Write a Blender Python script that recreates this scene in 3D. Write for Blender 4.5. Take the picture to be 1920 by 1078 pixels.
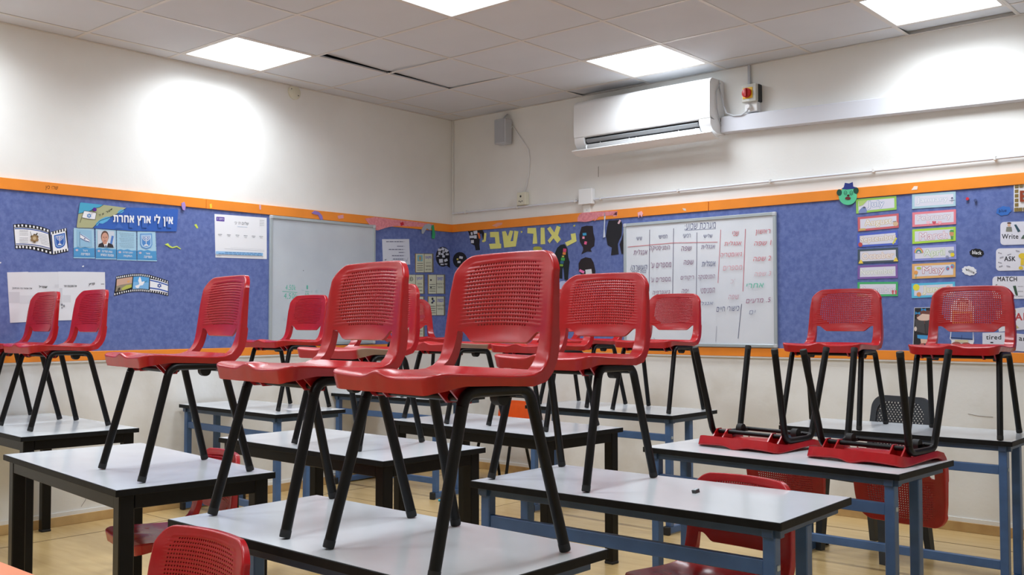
import bpy, math, random
from mathutils import Vector, Matrix
from mathutils.geometry import delaunay_2d_cdt
random.seed(7)
S = bpy.context.scene
COL = S.collection
for o in list(bpy.data.objects):
    bpy.data.objects.remove(o)

# ------------------------------------------------------------------ camera
F = 1851.12                                   # focal length in pixels of the 1920 px wide frame
YAW, PITCH, ROLL = .7145, .0348, -.0012
EYE = Vector((5.799, -5.919, 1.187))
FW = Vector((-math.sin(YAW)*math.cos(PITCH), math.cos(YAW)*math.cos(PITCH), math.sin(PITCH)))
RT = FW.cross(Vector((0, 0, 1))).normalized()
UP = RT.cross(FW)
RT, UP = RT*math.cos(ROLL)+UP*math.sin(ROLL), UP*math.cos(ROLL)-RT*math.sin(ROLL)
cam = bpy.data.cameras.new('camera')
cam.sensor_width = 36.0
cam.lens = 36.0*F/1920
cam.clip_start = .05
co = bpy.data.objects.new('camera', cam)
COL.objects.link(co)
co.matrix_world = Matrix(((RT.x, UP.x, -FW.x, EYE.x), (RT.y, UP.y, -FW.y, EYE.y), (RT.z, UP.z, -FW.z, EYE.z), (0, 0, 0, 1)))
S.camera = co

# ------------------------------------------------------------------ world, exposure, lamp strength
w = bpy.data.worlds.new('world')
S.world = w
w.use_nodes = True
w.node_tree.nodes['Background'].inputs[0].default_value = (.75, .85, 1, 1)
w.node_tree.nodes['Background'].inputs[1].default_value = .15
S.view_settings.view_transform = 'Standard'
S.view_settings.look = 'None'
S.view_settings.gamma = 1
S.view_settings.use_curve_mapping = False
S.view_settings.exposure = 0.2
LAMP = 3.0          # glow of the diffusers
LAMP_W = 12.6       # light each panel throws down through its prismatic diffuser
SPREAD = math.radians(150)
LAMP_COL = (.925, .995, 1.065, 1)

# ------------------------------------------------------------------ room numbers
ROOM_X, ROOM_Y, CEIL = 6.377, 8.224, 2.879
GX, GY, TILE = .177, .224, .6
BOARD = .012                                  # felt board thickness
T_OUT, T_IN, B_IN, B_OUT = 2.0014, 1.937, 1.015, .96
TAB = .665                                    # table height


def ray(px, py):
    return FW + RT*((px-960)/F) - UP*((py-539)/F)


def wall_pt(wall, px, py, h=0.0):
    """point of the left wall (x = h) or back wall (y = -h) that the photograph shows at px, py"""
    d = ray(px, py)
    t = (h-EYE.x)/d.x if wall == 'L' else (-h-EYE.y)/d.y
    return EYE + d*t


# ------------------------------------------------------------------ materials
MATS = {}


def lin(c):
    return tuple((v/255/12.92 if v/255 <= .04045 else ((v/255+.055)/1.055)**2.4) for v in c)


def mat(name, rgb, rough=.5, var=0.0, scale=8.0, bump=0.0, bscale=200.0, metal=0.0, rgb2=None, stretch=None, spec=.5, detail=5.0, coat=0.0, lo=.35, hi=.65):
    if name in MATS:
        return MATS[name]
    m = bpy.data.materials.new(name)
    m.use_nodes = True
    nt = m.node_tree
    b = nt.nodes['Principled BSDF']
    c = lin(rgb)
    b.inputs['Base Color'].default_value = (*c, 1)
    b.inputs['Roughness'].default_value = rough
    b.inputs['Metallic'].default_value = metal
    b.inputs['Specular IOR Level'].default_value = spec
    b.inputs['Coat Weight'].default_value = coat
    if var or rgb2 or bump:
        tc = nt.nodes.new('ShaderNodeTexCoord')
        mp = nt.nodes.new('ShaderNodeMapping')
        nt.links.new(tc.outputs['Object'], mp.inputs[0])
        if stretch:
            mp.inputs['Scale'].default_value = stretch
    if var or rgb2:
        n = nt.nodes.new('ShaderNodeTexNoise')
        n.inputs['Scale'].default_value = scale
        n.inputs['Detail'].default_value = detail
        nt.links.new(mp.outputs[0], n.inputs['Vector'])
        r = nt.nodes.new('ShaderNodeValToRGB')
        r.color_ramp.elements[0].position = lo
        r.color_ramp.elements[1].position = hi
        c2 = lin(rgb2) if rgb2 else tuple(v*(1-var) for v in c)
        r.color_ramp.elements[0].color = (*c2, 1)
        r.color_ramp.elements[1].color = (*(tuple(min(1, v*(1+var)) for v in c)), 1)
        nt.links.new(n.outputs['Fac'], r.inputs[0])
        nt.links.new(r.outputs[0], b.inputs['Base Color'])
    if bump:
        n2 = nt.nodes.new('ShaderNodeTexNoise')
        n2.inputs['Scale'].default_value = bscale
        n2.inputs['Detail'].default_value = 3
        nt.links.new(mp.outputs[0], n2.inputs['Vector'])
        bp = nt.nodes.new('ShaderNodeBump')
        bp.inputs['Strength'].default_value = bump
        bp.inputs['Distance'].default_value = .002
        nt.links.new(n2.outputs['Fac'], bp.inputs['Height'])
        nt.links.new(bp.outputs[0], b.inputs['Normal'])
    MATS[name] = m
    return m


def C(r, g, b, rough=.55):
    return mat('paper_%d_%d_%d' % (r, g, b), (r, g, b), rough, spec=.3)


M_WALL = mat('wall_paint', (237, 237, 234), .6, rgb2=(229, 228, 224), scale=1.7, bump=.25, bscale=60, detail=8, lo=.3, hi=.6)
M_WALLLOW = mat('worn_wall_paint', (233, 233, 230), .6, rgb2=(217, 214, 207), scale=3.2, bump=.35, bscale=40, detail=9, lo=.26, hi=.5)
M_RED = mat('red_plastic', (170, 23, 29), .25, var=.05, scale=30, bump=.05, bscale=420, spec=.5)
M_ORANGEP = mat('orange_plastic', (232, 88, 14), .4, var=.04, scale=20)
M_CHAR = mat('charcoal_plastic', (46, 51, 56), .5, var=.06, scale=25)
M_BLACK = mat('black_steel', (8, 8, 9), .38, var=.2, scale=25, spec=.26)
M_RUBBER = mat('black_rubber', (24, 24, 25), .7)
M_TOP = mat('grey_laminate', (211, 216, 220), .17, var=.035, scale=3.5, detail=7, spec=.55)
M_EDGE = mat('black_edging', (16, 17, 18), .55, var=.3, scale=40, spec=.2)
M_BLUE = mat('blue_steel', (64, 95, 138), .38, var=.14, scale=9, detail=7)
M_DKBLUE = mat('dark_blue_steel', (52, 76, 108), .42, var=.14, scale=9, detail=7)
M_FELT = mat('blue_felt', (111, 126, 180), .95, rgb2=(94, 109, 165), scale=38, bump=.4, bscale=300, detail=12, spec=.1, lo=.36, hi=.66)
M_TRIM = mat('orange_trim', (241, 142, 40), .45, var=.04, scale=6)
M_TILE = mat('ceiling_tile', (210, 213, 218), .95, var=.015, scale=3, bump=.15, bscale=500, spec=.1)
M_TBAR = mat('ceiling_bar', (214, 210, 206), .5)
M_VOID = mat('ceiling_void', (14, 13, 12), .9)
M_WHITE = mat('white_plastic', (238, 239, 240), .28, spec=.5)
M_OFFW = mat('ivory_plastic', (222, 219, 200), .4)
M_GREYP = mat('grey_plastic', (190, 194, 200), .45)
M_MESH = mat('grey_speaker_mesh', (176, 180, 186), .7, bump=.6, bscale=500)
M_DARK = mat('dark_recess', (38, 42, 46), .6)
M_DUCT = mat('duct_plastic', (222, 225, 234), .4)
M_ALU = mat('aluminium', (176, 186, 190), .35, metal=.3)
M_WB = mat('whiteboard_enamel', (222, 226, 232), .12, rgb2=(212, 217, 225), scale=2.2, detail=6, spec=.5)
M_WBG = mat('grey_whiteboard_enamel', (196, 204, 212), .15, rgb2=(184, 192, 202), scale=2.2, detail=6, spec=.5)
M_PAPER = mat('white_paper', (233, 234, 238), .7, spec=.2)
M_BASE = mat('tan_skirting', (205, 172, 118), .4, rgb2=(178, 142, 92), scale=6, detail=7)


def floor_mat():
    m = bpy.data.materials.new('wood_look_floor')
    m.use_nodes = True
    nt = m.node_tree
    b = nt.nodes['Principled BSDF']
    tc = nt.nodes.new('ShaderNodeTexCoord')
    mp = nt.nodes.new('ShaderNodeMapping')
    mp.inputs['Scale'].default_value = (1.2, 9, 1)
    nt.links.new(tc.outputs['Object'], mp.inputs[0])
    n = nt.nodes.new('ShaderNodeTexNoise')
    n.inputs['Scale'].default_value = 2.4
    n.inputs['Detail'].default_value = 9
    n.inputs['Distortion'].default_value = .6
    nt.links.new(mp.outputs[0], n.inputs['Vector'])
    r = nt.nodes.new('ShaderNodeValToRGB')
    r.color_ramp.elements[0].position = .33
    r.color_ramp.elements[1].position = .62
    r.color_ramp.elements[0].color = (*lin((203, 172, 118)), 1)
    r.color_ramp.elements[1].color = (*lin((212, 182, 128)), 1)
    nt.links.new(n.outputs['Fac'], r.inputs[0])
    nt.links.new(r.outputs[0], b.inputs['Base Color'])
    n2 = nt.nodes.new('ShaderNodeTexNoise')
    n2.inputs['Scale'].default_value = 5
    n2.inputs['Detail'].default_value = 6
    nt.links.new(tc.outputs['Object'], n2.inputs['Vector'])
    mr = nt.nodes.new('ShaderNodeMapRange')
    mr.inputs[3].default_value = .2
    mr.inputs[4].default_value = .3
    nt.links.new(n2.outputs['Fac'], mr.inputs[0])
    nt.links.new(mr.outputs[0], b.inputs['Roughness'])
    MATS['floor'] = m
    return m


M_FLOOR = floor_mat()


def lamp_mat():
    m = bpy.data.materials.new('lit_diffuser')
    m.use_nodes = True
    nt = m.node_tree
    nt.nodes.remove(nt.nodes['Principled BSDF'])
    e = nt.nodes.new('ShaderNodeEmission')
    e.inputs[0].default_value = LAMP_COL
    e.inputs[1].default_value = LAMP
    nt.links.new(e.outputs[0], nt.nodes['Material Output'].inputs[0])
    return m


M_LAMP = lamp_mat()


# ------------------------------------------------------------------ mesh building
class MB:
    def __init__(self):
        self.v, self.f, self.mi, self.mats = [], [], [], []

    def m(self, material):
        if material not in self.mats:
            self.mats.append(material)
        return self.mats.index(material)

    def add(self, vs, fs, material):
        k = len(self.v)
        i = self.m(material)
        self.v += [Vector(p) for p in vs]
        self.f += [tuple(k+a for a in f) for f in fs]
        self.mi += [i]*len(fs)
        return self

    def box(self, lo, hi, material, mtx=None, bevel=0.0):
        x0, y0, z0 = lo
        x1, y1, z1 = hi
        if bevel:
            # chamfered box: every edge cut
            b = bevel
            vs, idx = [], {}
            for sx, X in ((0, (x0, x1)), (1, (x0, x1))):
                for sy in (0, 1):
                    for sz in (0, 1):
                        cx, cy, cz = (x0, x1)[sx], (y0, y1)[sy], (z0, z1)[sz]
                        dx, dy, dz = (b, -b)[sx], (b, -b)[sy], (b, -b)[sz]
                        for a, p in enumerate(((cx, cy+dy, cz+dz), (cx+dx, cy, cz+dz), (cx+dx, cy+dy, cz))):
                            idx[(sx, sy, sz, a)] = len(vs)
                            vs.append(p)
            g = lambda *k: idx[k]
            fs = []
            for s in (0, 1):
                q = [g(s, 0, 0, 0), g(s, 1, 0, 0), g(s, 1, 1, 0), g(s, 0, 1, 0)]
                fs.append(q if s else q[::-1])
                q = [g(0, s, 0, 1), g(1, s, 0, 1), g(1, s, 1, 1), g(0, s, 1, 1)]
                fs.append(q[::-1] if s else q)
                q = [g(0, 0, s, 2), g(1, 0, s, 2), g(1, 1, s, 2), g(0, 1, s, 2)]
                fs.append(q if s else q[::-1])
            for s in (0, 1):
                for t in (0, 1):
                    fs.append([g(s, t, 0, 0), g(s, t, 1, 0), g(s, t, 1, 1), g(s, t, 0, 1)])
                    fs.append([g(s, 0, t, 0), g(s, 1, t, 0), g(s, 1, t, 2), g(s, 0, t, 2)])
                    fs.append([g(0, s, t, 1), g(1, s, t, 1), g(1, s, t, 2), g(0, s, t, 2)])
            for sx in (0, 1):
                for sy in (0, 1):
                    for sz in (0, 1):
                        fs.append([g(sx, sy, sz, 0), g(sx, sy, sz, 1), g(sx, sy, sz, 2)])
        else:
            vs = [(x0, y0, z0), (x1, y0, z0), (x1, y1, z0), (x0, y1, z0), (x0, y0, z1), (x1, y0, z1), (x1, y1, z1), (x0, y1, z1)]
            fs = [(3, 2, 1, 0), (4, 5, 6, 7), (0, 1, 5, 4), (1, 2, 6, 5), (2, 3, 7, 6), (3, 0, 4, 7)]
        if mtx is not None:
            vs = [mtx @ Vector(p) for p in vs]
        return self.add(vs, fs, material)

    def tube(self, path, r, material, n=10, caps=True):
        path = [Vector(p) for p in path]
        rs = r if isinstance(r, (list, tuple)) else [r]*len(path)
        t0 = (path[1]-path[0]).normalized()
        ref = Vector((0, 0, 1)) if abs(t0.z) < .9 else Vector((1, 0, 0))
        a = t0.cross(ref).normalized()
        vs = []
        for i, p in enumerate(path):
            if i == 0:
                t = t0
            elif i == len(path)-1:
                t = (path[i]-path[i-1]).normalized()
            else:
                t = ((path[i]-path[i-1]).normalized()+(path[i+1]-path[i]).normalized()).normalized()
            a = (a-t*a.dot(t)).normalized()
            b = t.cross(a)
            for k in range(n):
                an = 2*math.pi*k/n
                vs.append(p+(a*math.cos(an)+b*math.sin(an))*rs[i])
        fs = []
        for i in range(len(path)-1):
            for k in range(n):
                k2 = (k+1) % n
                fs.append((i*n+k, i*n+k2, (i+1)*n+k2, (i+1)*n+k))
        if caps:
            fs.append(tuple(range(n))[::-1])
            fs.append(tuple((len(path)-1)*n+k for k in range(n)))
        return self.add(vs, fs, material)

    def prism(self, poly, ext, material):
        n = len(poly)
        e = Vector(ext)
        vs = [Vector(p) for p in poly]+[Vector(p)+e for p in poly]
        fs = [tuple(range(n))[::-1], tuple(range(n, 2*n))]+[(i, (i+1) % n, n+(i+1) % n, n+i) for i in range(n)]
        return self.add(vs, fs, material)

    def mesh(self, name, smooth=False):
        me = bpy.data.meshes.new(name)
        me.from_pydata([tuple(p) for p in self.v], [], self.f)
        for m_ in self.mats:
            me.materials.append(m_)
        me.polygons.foreach_set('material_index', self.mi)
        me.update()
        if smooth:
            me.polygons.foreach_set('use_smooth', [True]*len(me.polygons))
            try:
                me.set_sharp_from_angle(angle=math.radians(38))
            except Exception:
                pass
        return me

    def build(self, name, parent=None, smooth=False):
        o = bpy.data.objects.new(name, self.mesh(name, smooth))
        COL.objects.link(o)
        o.parent = parent
        return o


def tag(o, label=None, cat=None, group=None, kind=None):
    if label:
        o['label'] = label
    if cat:
        o['category'] = cat
    if group:
        o['group'] = group
    if kind:
        o['kind'] = kind
    return o


def empty(name, loc=(0, 0, 0), rz=0.0):
    o = bpy.data.objects.new(name, None)
    o.empty_display_size = .1
    COL.objects.link(o)
    o.location = loc
    o.rotation_euler = (0, 0, rz)
    return o


def copy_tree(o, parent=None):
    c = o.copy()
    COL.objects.link(c)
    c.parent = parent
    for ch in [x for x in KIDS.get(o.name, [])]:
        copy_tree(ch, c)
    return c


KIDS = {}


def index_kids(root):
    KIDS[root.name] = list(root.children)
    for c in root.children:
        index_kids(c)


# ================================================================== THE ROOM
f = MB().box((0, -ROOM_Y, -.06), (ROOM_X, 0, 0), M_FLOOR).build('floor')
tag(f, 'tan wood look floor with a soft shine under the tables', 'floor', kind='structure')
j = MB()
M_JOINT = mat('floor_joint', (92, 70, 44), .7)
j.box((0, -.353, 0), (ROOM_X, -.347, .0008), M_JOINT)
j.box((.327, -ROOM_Y, 0), (.333, 0, .0008), M_JOINT)
j.box((0, -1.553, 0), (ROOM_X, -1.549, .0006), M_JOINT)
j.box((0, -2.753, 0), (ROOM_X, -2.749, .0006), M_JOINT)
j.box((1.527, -ROOM_Y, 0), (1.531, 0, .0006), M_JOINT)
j.build('floor_joint', f)


def wall(name, lo, hi, label, inner_lo=None):
    o = MB().box(lo, hi, M_WALL).build(name)
    return tag(o, label, 'wall', kind='structure')


wl = wall('wall_left', (-.15, -ROOM_Y, 0), (0, .15, 3.15), 'white plaster wall on the left with a brightly lit upper half')
wb = wall('wall_back', (0, 0, 0), (ROOM_X+.15, .15, 3.15), 'white plaster wall carrying the air conditioner')
wall('wall_right', (ROOM_X, -ROOM_Y, 0), (ROOM_X+.15, 0, 3.15), 'white plaster wall on the right, outside the picture')
wall('wall_front', (-.15, -ROOM_Y-.15, 0), (ROOM_X+.15, -ROOM_Y, 3.15), 'white plaster wall behind the viewer')
# worn paint under the boards is a slightly thicker coat
MB().box((0, -ROOM_Y+.01, .07), (.002, -.002, B_OUT-.012), M_WALLLOW).build('worn_paint', wl)
MB().box((.002, -.002, .07), (ROOM_X-.01, 0, B_OUT-.012), M_WALLLOW).build('worn_paint', wb)
MB().box((.0, -ROOM_Y+.01, .056), (.009, -.009, .078), M_WALL).build('plaster_ledge', wl)
MB().box((.009, -.009, .056), (ROOM_X-.01, 0, .078), M_WALL).build('plaster_ledge', wb)
# hairline cracks in the paint
M_CRACK = mat('paint_crack', (120, 110, 98), .8)


def hairline(wall, pts, parent, wd=.0012):
    b = MB()
    ps = [wall_pt(wall, px, py, .003) for px, py in pts]
    b.tube(ps, wd, M_CRACK, 5)
    b.build('paint_crack', parent)


hairline('L', [(152, 950), (160, 938), (165, 922)], wl)
hairline('L', [(105, 745), (106, 752)], wl)
hairline('R', [(1122, 312), (1122, 332)], wb)
hairline('R', [(1815, 776), (1836, 780), (1862, 782)], wb)

o = MB().box((0, -ROOM_Y, 0), (.012, 0, .056), M_BASE, bevel=.002).build('baseboard_left')
tag(o, 'tan stone skirting along the left wall', 'baseboard', kind='structure')
o = MB().box((.012, -.012, 0), (ROOM_X, 0, .056), M_BASE, bevel=.002).build('baseboard_back')
tag(o, 'tan stone skirting below the air conditioner wall', 'baseboard', kind='structure')

# felt pin boards, part of the walls
o = MB().box((0, -6.2, B_IN-.02), (BOARD, 0, T_IN+.02), M_FELT).build('pin_board')
tag(o, 'blue felt pin board covering the left wall between orange strips', 'pin board')
o = MB().box((BOARD, -BOARD, B_IN-.02), (6.36, 0, T_IN+.02), M_FELT).build('pin_board')
tag(o, 'blue felt pin board below the air conditioner, with month cards', 'pin board')
yj = wall_pt('L', 387, 380, .02).y
TRIMS = [('L', -6.2, yj-.001, 1, 'orange wooden strip above the left pin board, near end'), ('L', yj+.001, 0, 1, 'orange wooden strip above the left pin board, corner end'),
         ('R', .02, 2.44, 1, 'orange wooden strip above the back pin board, corner end'), ('R', 2.444, 6.36, 1, 'orange wooden strip above the back pin board, right end'),
         ('L', -6.2, 0, 0, 'orange wooden strip below the left pin board'), ('R', .02, 6.36, 0, 'orange wooden strip below the back pin board')]
for n, (wd, a, b_, top, lab) in enumerate(TRIMS):
    z0, z1 = (T_IN, T_OUT) if top else (B_OUT, B_IN)
    bb = MB()
    if wd == 'L':
        bb.box((0, a, z0), (.02, b_, z1), M_TRIM, bevel=.0015)
    else:
        bb.box((a, -.02, z0), (b_, 0, z1), M_TRIM, bevel=.0015)
    tag(bb.build('trim_%d' % (n+1)), lab, 'trim', kind='structure')
o = MB().box((0, -6.2, B_OUT-.01), (.017, 0, B_OUT), M_WALL).box((.017, -.017, B_OUT-.01), (6.36, 0, B_OUT), M_WALL).build('trim_7')
tag(o, 'thin white edge under the lower orange strips', 'trim', kind='structure')

# ------------------------------------------------------------------ ceiling
ceil = MB().box((-.15, -ROOM_Y-.15, 3.12), (ROOM_X+.15, .15, 3.2), M_VOID).build('ceiling')
tag(ceil, 'suspended ceiling of square white tiles with two lifted tiles', 'ceiling', kind='structure')
xs = [0]+[GX+TILE*i for i in range(11)]+[ROOM_X]
ys = [0]+[-(GY+TILE*i) for i in range(14)]+[-ROOM_Y]
LIGHTS = {(i, j) for i in (0, 3, 6) for j in (0, 3, 6, 9)}-{(0, 0)}
LIFT = {(1, 2): (.028, 'A'), (1, 1): (.02, 'A'), (6, -1): (.02, 'W'), (2, -1): (.012, 'W')}
tm = {}
for a in range(len(xs)-1):
    for b_ in range(len(ys)-1):
        i, jx = a-1, b_-1
        if (i, jx) in LIGHTS:
            continue
        sx, sy = xs[a+1]-xs[a]-.006, ys[b_]-ys[b_+1]-.006
        key = (round(sx, 3), round(sy, 3))
        if key not in tm:
            tm[key] = MB().box((-sx/2, -sy/2, 0), (sx/2, sy/2, .012), M_TILE, bevel=.0015).mesh('ceiling_tile')
        t = bpy.data.objects.new('ceiling_tile', tm[key])
        COL.objects.link(t)
        t.parent = ceil
        t.location = ((xs[a]+xs[a+1])/2, (ys[b_]+ys[b_+1])/2, CEIL+.0022+random.uniform(0, .0006))
        if (i, jx) in LIFT:
            hgt, kind = LIFT[(i, jx)]
            if kind == 'A':     # raised along its edge nearest the left wall, most at the corner nearest the viewer
                t.rotation_euler = (-hgt/2/TILE, hgt/2/TILE, 0)
                t.location.z += hgt/2
            else:               # strip raised along the wall
                t.location.z += hgt/2
                t.rotation_euler = (hgt/.22, 0, 0)
for x in xs[1:-1]:
    bb = MB().box((x-.011, -ROOM_Y, CEIL), (x+.011, 0, CEIL+.0018), M_TBAR).box((x-.001, -ROOM_Y, CEIL+.0018), (x+.001, 0, CEIL+.006), M_TBAR)
    bb.build('grid_bar', ceil)
for y in ys[1:-1]:
    bb = MB().box((0, y-.011, CEIL+.0001), (ROOM_X, y+.011, CEIL+.0019), M_TBAR).box((0, y-.001, CEIL+.0019), (ROOM_X, y+.001, CEIL+.006), M_TBAR)
    bb.build('grid_bar', ceil)
for lo, hi in (((0, -ROOM_Y, CEIL-.001), (.02, 0, CEIL+.001)), ((0, -.02, CEIL-.0012), (ROOM_X, 0, CEIL+.0008))):
    MB().box(lo, hi, M_TBAR).build('wall_angle', ceil)

LAMP_LABEL = {(0, 3): 'square lit ceiling panel close above the left wall', (3, 3): 'square lit ceiling panel cut by the top of the picture at its middle',
              (3, 0): 'square lit ceiling panel just above the air conditioner', (6, 0): 'square lit ceiling panel at the top right beside the long white duct'}
for (i, jx) in sorted(LIGHTS):
    cx, cy = GX+TILE*(i+.5), -(GY+TILE*(jx+.5))
    r = empty('ceiling_light', (cx, cy, CEIL))
    tag(r, LAMP_LABEL.get((i, jx), 'square lit ceiling panel outside the picture'), 'ceiling light', 'lit ceiling panels')
    h = .287
    fr = MB()
    for s in (-1, 1):
        fr.box((s*h-.009, -h-.009, -.001), (s*h+.009, h+.009, .03), M_TBAR)
        fr.box((-h+.009, s*h-.009, -.001), (h-.009, s*h+.009, .03), M_TBAR)
    fr.build('frame', r)
    MB().box((-h+.009, -h+.009, .0025), (h-.009, h-.009, .006), M_LAMP).build('diffuser', r)
    ld = bpy.data.lights.new('panel_light', 'AREA')
    ld.shape = 'SQUARE'
    ld.size = 2*(h-.012)
    ld.energy = LAMP_W
    ld.spread = SPREAD
    ld.color = LAMP_COL[:3]
    lo_ = bpy.data.objects.new('panel_light', ld)
    COL.objects.link(lo_)
    lo_.parent = r
    lo_.location = (0, 0, .0015)


# ================================================================== CHAIR SHELL
def lerp(a, b, t):
    return a+(b-a)*t


def interp(tab, s):
    for (a, *va), (b, *vb) in zip(tab, tab[1:]):
        if s <= b:
            t = (s-a)/(b-a)
            t = max(0, min(1, t))
            return [lerp(p, q, t) for p, q in zip(va, vb)]
    return list(tab[-1][1:])


# side profile of the shell: (parameter, y, z); parameter is arc length from the front edge
PROF0 = [(-.192, .4065), (-.180, .4105), (-.160, .412), (-.12, .411), (-.06, .407), (0, .403), (.05, .401), (.085, .402), (.108, .408), (.126, .420),
         (.138, .438), (.145, .462), (.149, .49), (.154, .53), (.160, .58), (.168, .632), (.175, .662), (.179, .681)]


def smooth_prof(p):
    out = []
    for i in range(len(p)-1):
        p0, p1, p2, p3 = p[max(0, i-1)], p[i], p[i+1], p[min(len(p)-1, i+2)]
        for k in range(6):
            t = k/6
            q = []
            for c in (0, 1):
                q.append(.5*(2*p1[c]+(p2[c]-p0[c])*t+(2*p0[c]-5*p1[c]+4*p2[c]-p3[c])*t*t+(3*p1[c]-p0[c]-3*p2[c]+p3[c])*t**3))
            out.append(q)
    out.append(p[-1])
    s, tab = 0, []
    for i, q in enumerate(out):
        if i:
            s += math.hypot(q[0]-out[i-1][0], q[1]-out[i-1][1])
        tab.append((s, q[0], q[1]))
    return tab


PROF = smooth_prof(PROF0)
SMAX = PROF[-1][0]


def s_of(test):
    for s, y, z in PROF:
        if test(y, z):
            return s
    return SMAX


S_SLOT = s_of(lambda y, z: y > .112)             # rear edge of the seat, start of the slot
S_PB = s_of(lambda y, z: y > .1 and z > .470)    # lower edge of the back panel at its middle
S_PC = s_of(lambda y, z: y > .1 and z > .490)    # the same where the panel meets the posts
S_H0 = s_of(lambda y, z: y > .1 and z > .498)
S_H1 = s_of(lambda y, z: y > .1 and z > .660)


def half_w(s):
    tab = [(0, .192), (.12, .194), (.28, .194), (S_SLOT, .193), (S_PC, .188), (lerp(S_PC, SMAX, .5), .183), (SMAX, .170)]
    wv = interp(tab, s)[0]
    R = .034
    if s < R:
        wv -= R-math.sqrt(max(0, R*R-(R-s)**2))
    R = .05
    if s > SMAX-R:
        d = s-(SMAX-R)
        wv -= R-math.sqrt(max(0, R*R-d*d))
    return wv


def shell_point(u, s):
    """u in -1..1 across, s along the profile; returns point of the sitting side"""
    y, z = interp(PROF, s)
    wv = half_w(s)
    x = u*wv
    q = x/.19
    seat = max(0, min(1, (S_SLOT-s)/.06))
    # seat scoop and wavy front edge
    z -= seat*.010*(1-q*q)*math.exp(-((y-.04)/.10)**2)
    fr = math.exp(-((s)/.07)**2)
    z += fr*(.013*math.exp(-(x/.036)**2)-.006+.007*q*q)
    y -= fr*.004*math.exp(-(x/.05)**2)
    # hollow back
    bk = max(0, min(1, (s-S_SLOT-.02)/(S_PC-S_SLOT-.02)))
    bk = bk*bk*(3-2*bk)
    y += bk*.024*(1-min(1, (x/.175)**2))
    # bowed top edge
    tp = max(0, (s-S_H1)/(SMAX-S_H1))
    z += .006*tp*(1-q*q)
    return Vector((x, y, z))


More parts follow.
